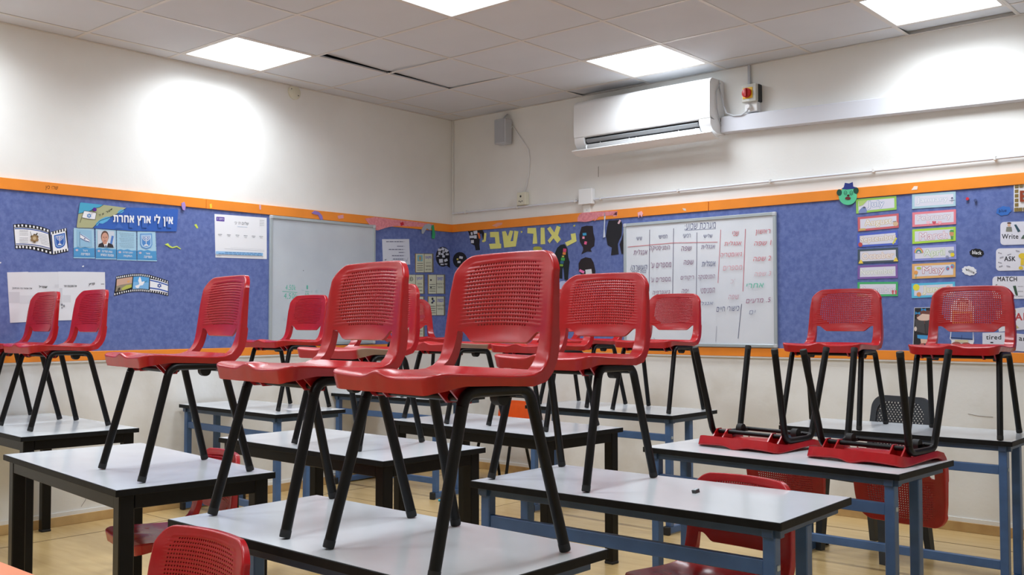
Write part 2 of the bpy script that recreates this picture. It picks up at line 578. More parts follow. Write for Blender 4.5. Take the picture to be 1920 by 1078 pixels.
def make_shell(holes=True, colour=None):
    colour = colour or M_RED
    NH, NR = 28, 17
    UH = .735
    us = [-1, -.985, -.94, -.89, -.84, -.79, -.76]
    pitch = 2*UH/NH
    hole_col = {}
    inner = []
    for k in range(NH):
        c = -UH+pitch*(k+.5)
        inner += [c-pitch*.245, c+pitch*.245]
    n0 = len(us)
    for k in range(NH):
        hole_col[n0+2*k] = k
    us = us+inner+[-u for u in us[::-1]]
    NU = len(us)
    slot_lo, slot_hi = 5, NU-1-5             # columns of the slot edges (u = -.79, .79)
    rows = []                                 # (kind, value)
    ns = 15
    for k in range(ns+1):
        rows.append(('s', S_SLOT*((k/ns)**1.25)))
        if k == 0:
            rows.append(('s', .003))
    seat_last = len(rows)-1
    for k in range(1, 5):
        rows.append(('slot', k/5))
    panel_first = len(rows)
    rows.append(('p', 0.0))
    rows.append(('p', .5))
    hole_row = {}
    hp = (S_H1-S_H0)/NR
    for k in range(NR):
        c = S_H0+hp*(k+.5)
        hole_row[len(rows)] = k
        rows += [('s', c-hp*.215), ('s', c+hp*.215), ('r', c+hp*.5)]
    d = SMAX-S_H1
    for t in (.28, .48, .66, .8, .9, .96, 1.0):
        rows.append(('s', S_H1+d*t))
    NV = len(rows)

    def s_b(u):                               # lower edge of the panel
        a = abs(u)
        if a < .50:
            return S_PB
        if a > .74:
            return S_PC
        t = (a-.50)/.24
        return lerp(S_PB, S_PC, t*t*(3-2*t))
    grid = [[None]*NU for _ in range(NV)]
    for r, (kind, val) in enumerate(rows):
        for c, u in enumerate(us):
            if kind == 'slot':
                s = lerp(S_SLOT, s_b(u), val)
            elif kind == 'p':
                s = lerp(s_b(u), S_H0, val)
            else:
                s = val
            if r > panel_first:               # rows of holes arch upwards in the middle
                k_ = min(1, (s-s_b(u))/.03)*min(1, max(0, (SMAX-s)/.02))
                s += .007*k_*(1-min(1, (u/.8)**2))
            p = shell_point(u, s)
            if kind == 'r' and abs(u) < .77:
                p += Vector((0, -.0014 if holes else 0, 0))
            grid[r][c] = p
    # normals by central differences (sitting side)
    nrm = [[None]*NU for _ in range(NV)]
    for r in range(NV):
        for c in range(NU):
            du = grid[r][min(NU-1, c+1)]-grid[r][max(0, c-1)]
            dv = grid[min(NV-1, r+1)][c]-grid[max(0, r-1)][c]
            nrm[r][c] = du.cross(dv).normalized()
    lim = [.45, .54, .61, .66, .70, .73]

    def hole(r, c):
        if not holes or r not in hole_row or c not in hole_col:
            return False
        k = hole_row[r]
        L = lim[k] if k < len(lim) else .74
        if k == NR-1:
            L = .62
        elif k == NR-2:
            L = .70
        return abs(us[c]+us[c+1])/2 < L

    def solid(r, c):
        if r < 0 or c < 0 or r >= NV-1 or c >= NU-1:
            return False
        if seat_last <= r < panel_first and slot_lo <= c < slot_hi:
            return False
        return not hole(r, c)
    V, FA = [], []                            # faces: (indices, part) part 0 seat, 1 back
    T = .0065
    top = {}
    bot = {}
    SPLIT = seat_last

    def vid(store, r, c, off):
        k = (r, c)
        if k not in store:
            store[k] = len(V)
            V.append(grid[r][c]-nrm[r][c]*off)
        return store[k]
    for r in range(NV-1):
        for c in range(NU-1):
            if not solid(r, c):
                continue
            part = 0 if r < SPLIT else 1
            a = [(r, c), (r, c+1), (r+1, c+1), (r+1, c)]
            FA.append(([vid(top, *q, 0) for q in a], part))
            FA.append(([vid(bot, *q, T) for q in a][::-1], part))
            # walls towards holes and the slot
            for (dr, dc, q1, q2) in ((0, -1, (r+1, c), (r, c)), (0, 1, (r, c+1), (r+1, c+1)), (-1, 0, (r, c), (r, c+1)), (1, 0, (r+1, c+1), (r+1, c))):
                rr, cc = r+dr, c+dc
                if 0 <= rr < NV-1 and 0 <= cc < NU-1 and not solid(rr, cc):
                    k = len(V)
                    # the posts beside the slot are channels with deep inner sides
                    dp = .024 if dc and seat_last <= rr < panel_first else T
                    for q in (q1, q2):
                        V.append(grid[q[0]][q[1]].copy())
                    for q in (q2, q1):
                        V.append(grid[q[0]][q[1]]-nrm[q[0]][q[1]]*dp)
                    FA.append(([k+1, k, k+3, k+2], part))
    # rolled rim all round the outside
    loop = [(r, 0) for r in range(NV)]+[(NV-1, c) for c in range(1, NU)]+[(r, NU-1) for r in range(NV-2, -1, -1)]+[(0, c) for c in range(NU-2, 0, -1)]
    NL = len(loop)
    rings = []
    outs = []
    for i, q in enumerate(loop):
        p0, p1 = grid[loop[i-1][0]][loop[i-1][1]], grid[loop[(i+1) % NL][0]][loop[(i+1) % NL][1]]
        tn = (p1-p0).normalized()
        outs.append(nrm[q[0]][q[1]].cross(tn).normalized())
    # smooth outward directions
    for _ in range(2):
        outs = [(outs[i-1]+outs[i]*2+outs[(i+1) % NL]).normalized() for i in range(NL)]
    mid = grid[NV//2][NU//2]
    for i, q in enumerate(loop):
        p, n_ = grid[q[0]][q[1]], nrm[q[0]][q[1]]
        o_ = outs[i]
        ctr = shell_point(0, .2) if q[0] < SPLIT else shell_point(0, lerp(S_PC, SMAX, .4))
        if o_.dot(p-ctr) < 0:
            o_ = -o_
        s_here = rows[q[0]][1] if rows[q[0]][0] in 'sr' else S_SLOT+.03
        fl = interp([(0, .039), (.04, .038), (.10, .030), (.2, .026), (S_SLOT, .030), (S_SLOT+.06, .026), (SMAX, .016)], s_here)[0]
        R = .0045
        ring = [p]
        for a_ in (30, 60, 90):
            an = math.radians(a_)
            ring.append(p+o_*R*math.sin(an)-n_*R*(1-math.cos(an)))
        dn = -n_
        if q[0] <= SPLIT:                     # the seat flange hangs straight down and ends level
            k_ = max(0, min(1, (S_SLOT-s_here)/.05))
            ti = .25+.4*min(1, max(0, (s_here-.03)/.06))   # and leans inwards, more along the sides
            dn = ((Vector((0, 0, -1))-o_*ti)*k_-n_*(1-k_)).normalized()
            fl += k_*(p.z-interp(PROF, s_here)[1])
        ring.append(p+o_*(R+.0002)-n_*R+dn*.003)
        ring.append(p+o_*(R+.001)-n_*R+dn*(fl-R))
        ring.append(p+o_*(R-.003)-n_*R+dn*(fl-R))
        ring.append(p-n_*T)
        rings.append(ring)
    ids = []
    for i, q in enumerate(loop):
        row = [top[q]]
        for k in range(1, 7):
            row.append(len(V))
            V.append(rings[i][k])
        row.append(bot[q])
        ids.append(row)
    wall_ids = []
    for i in range(NL):                       # the outer flange face gets its own vertices so that its edge stays crisp
        k = len(V)
        V.append(rings[i][4].copy())
        V.append(rings[i][5].copy())
        wall_ids.append((k, k+1))
    for i in range(NL):
        a, b2 = ids[i], ids[(i+1) % NL]
        r1, r2 = loop[i][0], loop[(i+1) % NL][0]
        part = 0 if min(r1, r2) < SPLIT and max(r1, r2) <= SPLIT else 1
        for k in range(7):
            if k == 4:
                wa, wb_ = wall_ids[i], wall_ids[(i+1) % NL]
                FA.append(([wa[0], wb_[0], wb_[1], wa[1]], part))
            else:
                FA.append(([a[k], b2[k], b2[k+1], a[k+1]], part))
    full = bpy.data.meshes.new('shell')
    full.from_pydata([tuple(p) for p in V], [], [fc for fc, _ in FA])
    full.update()
    vn = [Vector(x.vector) for x in full.vertex_normals]
    out = []
    for part, nm in ((0, 'seat'), (1, 'backrest')):
        remap, vs, fs = {}, [], []
        for fc, pt in FA:
            if pt != part:
                continue
            q = []
            for i in fc:
                if i not in remap:
                    remap[i] = len(vs)
                    vs.append(i)
                q.append(remap[i])
            fs.append(q)
        me = bpy.data.meshes.new(nm)
        me.from_pydata([tuple(V[i]) for i in vs], [], fs)
        me.materials.append(colour)
        me.polygons.foreach_set('use_smooth', [True]*len(fs))
        me.update()
        me.normals_split_custom_set_from_vertices([tuple(vn[i]) for i in vs])
        out.append(me)
    bpy.data.meshes.remove(full)
    return out


def chair_side(sx):
    """centre line of one bent side tube: feet, leg ends, arc points"""
    ft = [Vector((sx*.195, -.19, 0)), Vector((sx*.195, .19, 0))]
    tp = [Vector((sx*.176, -.092, .371)), Vector((sx*.176, .094, .371))]
    d = [(tp[k]-ft[k]).normalized() for k in (0, 1)]
    R = .032
    ends = [tp[0]-d[0]*R, tp[1]-d[1]*R]
    path = []
    for k in range(6):
        t = k/5
        path.append(ends[0]*(1-t)**2+tp[0]*2*t*(1-t)+(tp[0]+Vector((0, R, 0)))*t*t)
    for k in range(6):
        t = k/5
        path.append((tp[1]-Vector((0, R, 0)))*(1-t)**2+tp[1]*2*t*(1-t)+ends[1]*t*t)
    return ft, ends, path


def make_chair(name, seat_me, back_me, plastic):
    r = empty(name)
    def link(me, nm, par):
        o = bpy.data.objects.new(nm, me)
        COL.objects.link(o)
        o.parent = par
        return o
    link(seat_me, 'seat', r)
    link(back_me, 'backrest', r)
    R = .0132
    for sx in (-1, 1):
        ft, ends, path = chair_side(sx)
        for k in (0, 1):
            d = (ends[k]-ft[k]).normalized()
            lg = MB().tube([ft[k]+d*.012, ends[k]], R, M_BLACK, 12).build('leg', r, True)
            MB().tube([Vector((ft[k].x, ft[k].y, .0)), ft[k]+d*.003, ft[k]+d*.018], [R*.97, R*1.04, R*1.04], M_RUBBER, 12).build('foot_cap', lg, True)
        MB().tube(path, R, M_BLACK, 12).build('side_rail', r, True)
    for y in (-.078, .088):
        bar = MB().tube([(-.176, y, .357), (.176, y, .357)], .009, M_BLACK, 10)
        bar.build('crossbar', r, True)
    for x in (-.135, .135):
        cl = MB()
        cl.tube([(x-.013, .045, .352), (x+.013, .045, .352)], .019, M_RUBBER, 14)
        cl.box((x-.013, .03, .352), (x+.013, .095, .366), M_RUBBER)
        cl.build('stacking_clip', r, True)
    for x in (-.135, .135):
        b = MB()
        pts = [(x-.028, -.128, .385), (x-.028, -.088, .345), (x-.028, -.062, .345), (x-.028, -.050, .405), (x-.028, -.12, .405)]
        b.prism(pts, (.006, 0, 0), plastic)
        b.prism([(p[0]+.050, p[1], p[2]) for p in pts], (.006, 0, 0), plastic)
        b.box((x-.022, -.064, .349), (x+.022, -.058, .405), plastic)
        b.build('bracket', r)
    return r


SEAT_ME, BACK_ME = make_shell(True)
proto = make_chair('school_chair', SEAT_ME, BACK_ME, M_RED)
index_kids(proto)


def worn_seat():
    """red seat whose right side has lost its colour to a brown scuffed patch"""
    m = mat('scuffed_red_plastic', (170, 23, 29), .38)
    nt = m.node_tree
    b = nt.nodes['Principled BSDF']
    tc = nt.nodes.new('ShaderNodeTexCoord')
    sp = nt.nodes.new('ShaderNodeSeparateXYZ')
    nt.links.new(tc.outputs['Object'], sp.inputs[0])
    n = nt.nodes.new('ShaderNodeTexNoise')
    n.inputs['Scale'].default_value = 14
    n.inputs['Detail'].default_value = 6
    nt.links.new(tc.outputs['Object'], n.inputs['Vector'])
    ad = nt.nodes.new('ShaderNodeMath')
    ad.operation = 'MULTIPLY_ADD'
    nt.links.new(n.outputs['Fac'], ad.inputs[0])
    ad.inputs[1].default_value = .03
    nt.links.new(sp.outputs[0], ad.inputs[2])
    gt = nt.nodes.new('ShaderNodeMapRange')
    gt.inputs[1].default_value = .190
    gt.inputs[2].default_value = .198
    nt.links.new(ad.outputs[0], gt.inputs[0])
    gy = nt.nodes.new('ShaderNodeMapRange')
    gy.inputs[1].default_value = .085
    gy.inputs[2].default_value = .075
    nt.links.new(sp.outputs[1], gy.inputs[0])
    mu = nt.nodes.new('ShaderNodeMath')
    mu.operation = 'MULTIPLY'
    nt.links.new(gt.outputs[0], mu.inputs[0])
    nt.links.new(gy.outputs[0], mu.inputs[1])
    mx = nt.nodes.new('ShaderNodeMix')
    mx.data_type = 'RGBA'
    mx.inputs[6].default_value = (*lin((170, 23, 29)), 1)
    mx.inputs[7].default_value = (*lin((150, 118, 98)), 1)
    nt.links.new(mu.outputs[0], mx.inputs[0])
    nt.links.new(mx.outputs[2], b.inputs['Base Color'])
    me = SEAT_ME.copy()
    me.materials.clear()
    me.materials.append(m)
    return me


WORN_ME = worn_seat()
USED = []
GRP_UP = 'red chairs standing on the tables'


def place_chair(x, y, z, rz, label, group=None, flip=False, seat=None):
    o = proto if not USED else copy_tree(proto)
    USED.append(o)
    o.location = (x, y, z)
    if flip:
        o.rotation_euler = (0, math.pi, 0)
        o.rotation_euler = (Matrix.Rotation(rz, 3, 'Z') @ Matrix.Rotation(math.pi, 3, 'Y')).to_euler()
    else:
        o.rotation_euler = (0, 0, rz)
    tag(o, label, 'chair', group)
    if seat:
        for c in o.children:
            if c.name.startswith('seat'):
                c.data = seat
    return o


UPRIGHT = [
    (4.193, -4.299, -.111, 'large red plastic chair nearest the viewer, on the right of the front table', 0),
    (3.641, -4.254, -.119, 'red plastic chair on the left of the front table, behind the nearest chair', 0),
    (2.608, -4.052, -.153, 'lone red plastic chair on the black legged table nearest the left edge', 0),
    (.771, -3.651, -.051, 'red plastic chair before the two white sheets, on the table at the left edge', 0),
    (.273, -3.672, -.038, 'red plastic chair on the table at the left edge, cut by the picture edge', 0),
    (3.782, -3.285, .0, 'red plastic chair left on the middle right table beside a small dark pencil sharpener', 0),
    (.771, -2.25, .006, 'red plastic chair in front of the grey whiteboard with green sums', 0),
    (2.499, -3.124, .069, 'red plastic chair with brown scuffed seat side, behind the second nearest chair', 1),
    (2.061, -2.09, -.163, 'red plastic chair with scuffed seat side, half hidden behind the nearest chair', 1),
    (2.655, -2.06, -.065, 'red plastic chair in the middle, mostly hidden by the one beside the sharpener', 0),
    (2.026, -.889, -.065, 'hidden red plastic chair on the far table, left of the one before the timetable', 0),
    (2.603, -.913, -.014, 'red plastic chair in front of the whiteboard with the timetable', 0),
    (3.742, -1.06, .03, 'red plastic chair on the far right table below the autumn month cards', 0),
    (4.366, -1.063, .043, 'red plastic chair on the far right table at the right picture edge', 0),
]
for x, y, rz, lab, worn in UPRIGHT:
    place_chair(x, y, TAB+.003, rz, lab, GRP_UP, seat=WORN_ME if worn else None)
place_chair(.615, -.985, TAB+.003, math.radians(70), 'red plastic chair turned to face right, on the far table in the corner', GRP_UP)
place_chair(3.862, -2.09, TAB+.414, -.134, 'upside down red chair lying on the right table, the left one of two', 'upturned red chairs', True)
place_chair(4.368, -2.143, TAB+.414, -.133, 'upside down red chair lying on the right table, the right one of two', 'upturned red chairs', True)
place_chair(2.387, -3.935, 0, -.19, 'red chair on the floor pushed under the left black legged table', 'red chairs on the floor')
place_chair(3.70, -4.80, 0, .05, 'red chair back sticking up at the bottom edge in front of the front table', 'red chairs on the floor')
place_chair(4.25, -3.205, 0, -.07, 'red chair on the floor pushed under the middle right table', 'red chairs on the floor')

# ------------------------------------------------------------------ orange chair, far corner
so, bo = make_shell(False, M_ORANGEP)
oc = make_chair('orange_chair', so, bo, M_ORANGEP)
oc.scale = (.86, .86, .86)
oc.location = (.93, -.42, 0)
tag(oc, 'small plain orange plastic chair on the floor below the corner board', 'chair')


# ------------------------------------------------------------------ charcoal chair with lattice back
def charcoal_chair():
    r = empty('lattice_chair', (3.85, -.80, 0), -.25)
    tag(r, 'charcoal plastic chair with a diamond lattice back behind the far right table', 'chair')
    st = MB()
    n = 10
    for k in range(n):
        pass
    st.box((-.2, -.22, .40), (.2, .17, .42), M_CHAR, bevel=.008)
    st.box((-.2, -.22, .375), (.2, -.20, .405), M_CHAR, bevel=.006)
    st.box((-.2, -.21, .375), (-.185, .17, .405), M_CHAR)
    st.box((.185, -.21, .375), (.2, .17, .405), M_CHAR)
    st.build('seat', r)

    def bp(x, z):          # back surface
        t = (z-.42)/.36
        return Vector((x, .155+.075*t-.10*(x*x)/.2*-1*.12, z))
    H0, H1, WB = .42, .788, .178
    fr = MB()
    # outline frame with rounded top corners
    outl = [(-WB*1.0, H0)]
    for k in range(0, 9):
        an = math.pi-k*math.pi/2/8
        outl.append((-WB+.002+.07+.07*math.cos(an)*1.0, H1-.07+.07*math.sin(an)))
    for k in range(0, 9):
        an = math.pi/2-k*math.pi/2/8
        outl.append((WB-.002-.07+.07*math.cos(an), H1-.07+.07*math.sin(an)))
    outl.append((WB, H0))
    inn = [(x*.80, H0+(z-H0)*.915) for x, z in outl]
    for i in range(len(outl)-1):
        q = [outl[i], outl[i+1], inn[i+1], inn[i]]
        fr.prism([bp(x, z) for x, z in q], (0, .02, 0), M_CHAR)
    fr.prism([bp(x, z) for x, z in ((-WB, H0), (WB, H0), (WB, H0+.06), (-WB, H0+.06))], (0, .02, 0), M_CHAR)
    back = fr.build('backrest', r)
    W2, Z0, Z1 = WB*.80, H0+.05, H0+(H1-H0)*.915

    def inside(x, z):
        if abs(x) > W2 or z < Z0 or z > Z1:
            return False
        R = .058
        if abs(x) > W2-R and z > Z1-R:
            return math.hypot(abs(x)-(W2-R), z-(Z1-R)) < R
        return True
    lat = MB()
    step, wd = .0165, .0034
    for sgn in (1, -1):
        k = -60
        while k < 60:
            cvals = k*step*1.45
            run = []
            for t in range(0, 141):
                x = -W2+2*W2*t/140
                z = Z0+.15+sgn*1.25*x+cvals
                if inside(x, z):
                    run.append((x, z))
            if len(run) > 2:
                (xa, za), (xb, zb) = run[0], run[-1]
                dx, dz = xb-xa, zb-za
                ln = math.hypot(dx, dz)
                nx, nz = -dz/ln*wd, dx/ln*wd
                q = [(xa+nx, za+nz), (xb+nx, zb+nz), (xb-nx, zb-nz), (xa-nx, za-nz)]
                lat.prism([bp(x, z)+Vector((0, .006+.001*sgn, 0)) for x, z in q], (0, .006, 0), M_CHAR)
            k += 1
    lat.build('lattice', back)
    for sx in (-1, 1):
        for fy, ty in ((-.21, -.19), (.215, .15)):
            lg = MB()
            tx = sx*(.175 if fy < 0 else .15)
            fx = sx*(.19 if fy < 0 else .165)
            a, b = .024, .017
            vs = [(tx-a, ty-a, .41), (tx+a, ty-a, .41), (tx+a, ty+a, .41), (tx-a, ty+a, .41), (fx-b, fy-b, 0), (fx+b, fy-b, 0), (fx+b, fy+b, 0), (fx-b, fy+b, 0)]
            lg.add(vs, [(0, 1, 2, 3), (7, 6, 5, 4), (0, 4, 5, 1), (1, 5, 6, 2), (2, 6, 7, 3), (3, 7, 4, 0)], M_CHAR)
            lg.build('leg', r)
    return r


charcoal_chair()


# ================================================================== TABLES
def table_root(name, nr, rot, L, W, label, group):
    c, s = math.cos(rot), math.sin(rot)
    r = empty(name, (nr[0]-c*L/2-s*W/2, nr[1]-s*L/2+c*W/2, 0), rot)
    tag(r, label, 'table', group)
    return r


def tabletop(L, W):
    t = .02
    b = MB()
    b.box((-L/2+.002, -W/2+.002, TAB-t), (L/2-.002, W/2-.002, TAB), M_TOP)
    return b, t


def top_parts(r, L, W):
    o = MB().box((-L/2+.003, -W/2+.003, TAB-.019), (L/2-.003, W/2-.003, TAB), M_TOP).build('table_top', r)
    e = MB()
    z0, z1 = TAB-.022, TAB-.0006
    for s in (-1, 1):
        e.box((-L/2, min(s*W/2, s*(W/2-.0045)), z0), (L/2, max(s*W/2, s*(W/2-.0045)), z1), M_EDGE, bevel=.0012)
        e.box((min(s*L/2, s*(L/2-.0045)), -W/2+.0045, z0), (max(s*L/2, s*(L/2-.0045)), W/2-.0045, z1), M_EDGE, bevel=.0012)
    e.build('edging', o)


def black_table(r, L, W):
    top_parts(r, L, W)
    a = .05
    for sx in (-1, 1):
        for sy in (-1, 1):
            x, y = sx*(L/2-.018-a/2), sy*(W/2-.018-a/2)
            lg = MB().box((x-a/2, y-a/2, .012), (x+a/2, y+a/2, TAB-.022), M_BLACK, bevel=.004).build('leg', r)
            MB().box((x-a/2-.001, y-a/2-.001, 0), (x+a/2+.001, y+a/2+.001, .014), M_RUBBER, bevel=.003).build('foot_cap', lg)
    zb, zt = TAB-.068, TAB-.022
    for s in (-1, 1):
        y = s*(W/2-.018-.016)
        MB().box((-L/2+.068, y-.014, zb), (L/2-.068, y+.014, zt), M_BLACK, bevel=.002).build('apron', r)
        x = s*(L/2-.018-.016)
        MB().box((x-.014, -W/2+.068, zb), (x+.014, W/2-.068, zt), M_BLACK, bevel=.002).build('apron', r)


def blue_table(r, L, W):
    top_parts(r, L, W)
    a = .036
    yf, yb = -W/2+.022+a/2, -W/2+.245
    xe = L/2-.045
    for s in (-1, 1):
        x = s*xe
        for y in (yf, yb):
            p = MB().box((x-a/2, y-a/2, .045), (x+a/2, y+a/2, TAB-.045), M_BLUE, bevel=.003).build('post', r)
            if y == yf:
                MB().box((x+s*(a/2+.0001)-.004, y-.008, TAB-.135), (x+s*(a/2)+.004, y+.008, TAB-.119), M_ALU, bevel=.002).build('bolt', p)
        ft = MB().box((x-a/2, -W/2+.012, .008), (x+a/2, W/2-.05, .045), M_BLUE, bevel=.003).build('foot_bar', r)
        for y0, y1 in ((-W/2-.002, -W/2+.022), (W/2-.06, W/2-.036)):
            MB().box((x-a/2-.002, y0, 0), (x+a/2+.002, y1, .048), M_RUBBER, bevel=.004).build('end_cap', ft)
        MB().box((x-a/2+.002, -W/2+.012, TAB-.047), (x+a/2-.002, W/2-.03, TAB-.022), M_DKBLUE, bevel=.002).build('top_bearer', r)
    MB().box((-L/2+.012, yf-a/2+.002, TAB-.047), (L/2-.012, yf+a/2-.008, TAB-.022), M_DKBLUE, bevel=.002).build('rail', r)
    MB().box((-L/2+.03, yb-.01, TAB-.045), (L/2-.03, yb+.012, TAB-.022), M_DKBLUE, bevel=.002).build('rail', r)
    MB().box((-xe+a/2, yf-.012, .515), (xe-a/2, yf+.012, .555), M_BLUE, bevel=.002).build('stretcher', r)
    MB().box((-xe+a/2, yf-.012, .10), (xe-a/2, yf+.012, .14), M_BLUE, bevel=.002).build('stretcher', r)


D = math.radians
TABLES = [
    ('black', (1.15, -3.974), -4, 'black legged school table at the left picture edge with two chairs on it'),
    ('black', (2.846, -4.394), -6.1, 'black legged school table in the left foreground with one chair on it'),
    ('blue', (4.462, -4.533), -.5, 'school table nearest the viewer, its front corner cut by the bottom edge'),
    ('blue', (4.636, -3.517), 1.2, 'blue framed school table right of the centre with a small sharpener on it'),
    ('blue', (4.576, -2.496), -3.6, 'blue framed school table carrying the two upside down chairs'),
    ('blue', (4.62, -1.256), 0, 'blue framed school table by the wall on the far right'),
    ('blue', (2.866, -1.184), -1, 'blue framed school table below the timetable whiteboard'),
    ('black', (2.97, -2.411), -3.4, 'black legged school table in the middle of the room'),
    ('black', (2.995, -3.426), -1.6, 'black legged school table behind the front table, holding the scuffed chair'),
    ('blue', (1.13, -2.57), -1.9, 'blue framed school table below the grey whiteboard on the left'),
    ('blue', (1.085, -1.255), 1.0, 'blue framed school table in the far corner of the room'),
]
for kind, nr, rot, lab in TABLES:
    L, W = (1.15, .555) if kind == 'black' else (1.085, .49)
    r = table_root('school_table', nr, D(rot), L, W, lab, kind+' framed tables')
    (black_table if kind == 'black' else blue_table)(r, L, W)

# orange table corner at the very bottom left, close to the viewer
r = empty('orange_table', (3.40, -5.265, 0), 0)
tag(r, 'orange table top just showing in the bottom left corner', 'table')
M_OT = mat('orange_laminate', (226, 132, 84), .4, var=.04, scale=5)
MB().box((-.57, -.26, TAB-.024), (.57, .26, TAB), M_OT, bevel=.004).build('table_top', r)
for sx in (-1, 1):
    for sy in (-1, 1):
        MB().box((sx*.53-.02, sy*.22-.02, 0), (sx*.53+.02, sy*.22+.02, TAB-.024), M_BLACK, bevel=.003).build('leg', r)
for sy in (-1, 1):
    MB().box((-.51, sy*.22-.01, TAB-.07), (.51, sy*.22+.01, TAB-.024), M_BLACK).build('apron', r)

# small things lying about
r = empty('pencil_sharpener', (0, 0, 0))
r.location = (4.235, -3.26, TAB)
r.rotation_euler = (0, 0, D(100))
tag(r, 'tiny dark pencil sharpener lying on the middle right table', 'sharpener')
b = MB()
b.prism([(-.014, -.0055, 0), (.014, -.0075, 0), (.014, -.005, .011), (-.014, -.0035, .009)], (0, .0125, 0), mat('sharpener_metal', (70, 74, 76), .35, metal=.6))
b.build('body', r)
MB().prism([(-.012, -.003, .0095), (.012, -.004, .0115), (.012, -.003, .0125), (-.012, -.002, .0105)], (0, .007, 0), M_ALU).build('blade', r)
b = MB()
b.prism([(.86, -2.33, TAB+.0002), (1.0, -2.36, TAB+.0002), (1.02, -2.22, TAB+.0002), (.88, -2.19, TAB+.0002)], (0, 0, .0012), M_PAPER)
tag(b.build('loose_paper'), 'small white sheet of paper lying below the chair by the grey whiteboard', 'paper')
b = MB()
b.tube([(1.12, -1.27, .008), (1.15, -1.245, .008)], [.008, .006], C(40, 160, 190), 10)
tag(b.build('pen_cap', None, True), 'small turquoise pen cap on the floor by a blue table foot', 'pen cap')


# ================================================================== THINGS ON THE WALLS
def unit_box(mb, wall, px0, py0, px1, py1, depth, material, h=0.0, bevel=0.0):
    """box on a wall whose outline at the wall is the given picture rectangle"""
    a, b_ = wall_pt(wall, px0, py0, h), wall_pt(wall, px1, py1, h)
    if wall == 'L':
        mb.box((h, min(a.y, b_.y), min(a.z, b_.z)), (h+depth, max(a.y, b_.y), max(a.z, b_.z)), material, bevel=bevel)
    else:
        mb.box((min(a.x, b_.x), -h-depth, min(a.z, b_.z)), (max(a.x, b_.x), -h, max(a.z, b_.z)), material, bevel=bevel)
    return mb


# ------------------------------------------------------------------ air conditioner
AX0, AX1 = 1.44, 2.56
ac = empty('air_conditioner', ((AX0+AX1)/2, 0, 2.45))
tag(ac, 'white split air conditioner with open louvre high on the back wall', 'air conditioner')
LX = (AX1-AX0)/2


def ac_prof(pts, x0, x1, m, name, parent=ac, smooth=True):
    b = MB()
    n = len(pts)
    vs = [(x0, y, z) for y, z in pts]+[(x1, y, z) for y, z in pts]
    fs = [tuple(range(n)), tuple(range(n, 2*n))[::-1]]+[(i, i+n, (i+1) % n+n, (i+1) % n) for i in range(n)]
    b.add(vs, fs, m)
    return b.build(name, parent, smooth)


# profile in (y, z above 2.45)
body = [(0, .0), (0, .345), (-.02, .352), (-.15, .350), (-.178, .335), (-.182, .30), (-.182, .105), (-.165, .085), (-.13, .075), (-.11, .03), (-.06, .0)]
ac_prof(body, -LX+.004, LX-.004, M_WHITE, 'body')
front = [(-.184, .073), (-.198, .080), (-.203, .10), (-.200, .31), (-.190, .333), (-.165, .348), (-.150, .350), (-.184, .31)]
fpn = ac_prof(front, -LX, LX, M_WHITE, 'front_panel')
for sx in (-1, 1):
    x0, x1 = (LX-.085, LX) if sx > 0 else (-LX, -LX+.085)
    ac_prof([(-.186, .074), (-.196, .076), (-.192, .04), (-.165, .005), (-.11, -.012), (0, -.012), (0, .07)], x0, x1, M_WHITE, 'end_cheek')
ac_prof([(-.178, .07), (-.155, .01), (-.06, 0), (-.04, .06), (-.10, .078)], -LX+.086, LX-.086, M_DARK, 'air_outlet', smooth=False)
ac_prof([(-.180, .062), (-.188, .056), (-.182, .044), (-.168, .034), (-.166, .042)], -LX+.1, -.02, mat('louvre_grey', (150, 154, 158), .4), 'louvre')
ac_prof([(-.180, .062), (-.188, .056), (-.182, .044), (-.168, .034), (-.166, .042)], -.02, LX-.1, MATS['louvre_grey'], 'louvre')
ac_prof([(-.178, .022), (-.186, .018), (-.165, 0), (-.15, 0)], -LX+.09, LX-.09, M_WHITE, 'lower_lip')
ac_prof([(-.205, -.012), (-.207, -.020), (-.16, -.046), (-.09, -.050), (-.09, -.044), (-.155, -.038)], -LX-.015, LX+.012, M_WHITE, 'vane')
for x in (-LX+.10, -.03, LX-.12):
    b = MB()
    b.tube([(x, -.175, .02), (x+.004, -.192, .005), (x+.010, -.193, -.018), (x+.016, -.18, -.03)], .006, M_WHITE, 8)
    b.build('vane_arm', ac, True)
for x in (-.35, -.1, .3):
    MB().box((x-.003, -.165, .01), (x+.003, -.12, .06), M_GREYP).build('outlet_fin', ac)
b = MB()
b.tube([(LX+.002, -.06, .33), (LX+.004, -.12, .26), (LX+.004, -.11, .15), (LX+.004, -.05, .02)], .003, M_GREYP, 6)
b.build('side_seam', ac, True)
# cable from the unit to the socket under the switch
b = MB()
cp = [(1347, 150), (1349, 165), (1356, 195), (1362, 212), (1375, 217), (1390, 216), (1401, 208), (1405, 198)]
b.tube([wall_pt('R', *p, .066) for p in cp], .0055, M_GREYP, 8)
tag(b.build('power_cable', None, True), 'grey cable looping from the air conditioner to the socket under the switch', 'cable')

# ------------------------------------------------------------------ long duct
dl, dr_ = wall_pt('R', 1352, 234, .06), wall_pt('R', 1917, 168.2, .06)
ang = math.atan2(dr_.z-dl.z, dr_.x-dl.x)
r = empty('cable_duct', (dl.x, 0, dl.z))
r.rotation_euler = (0, -ang, 0)
tag(r, 'long white cable duct running right from the air conditioner', 'duct')
MB().box((0, -.055, -.055), (3.2, 0, .055), M_DUCT, bevel=.003).build('channel', r)
MB().box((-.002, -.06, -.052), (3.2, -.054, .052), M_DUCT, bevel=.002).build('lid', r)
MB().box((-.012, -.05, -.045), (-.002, -.004, .045), M_DARK).build('end_gap', r)

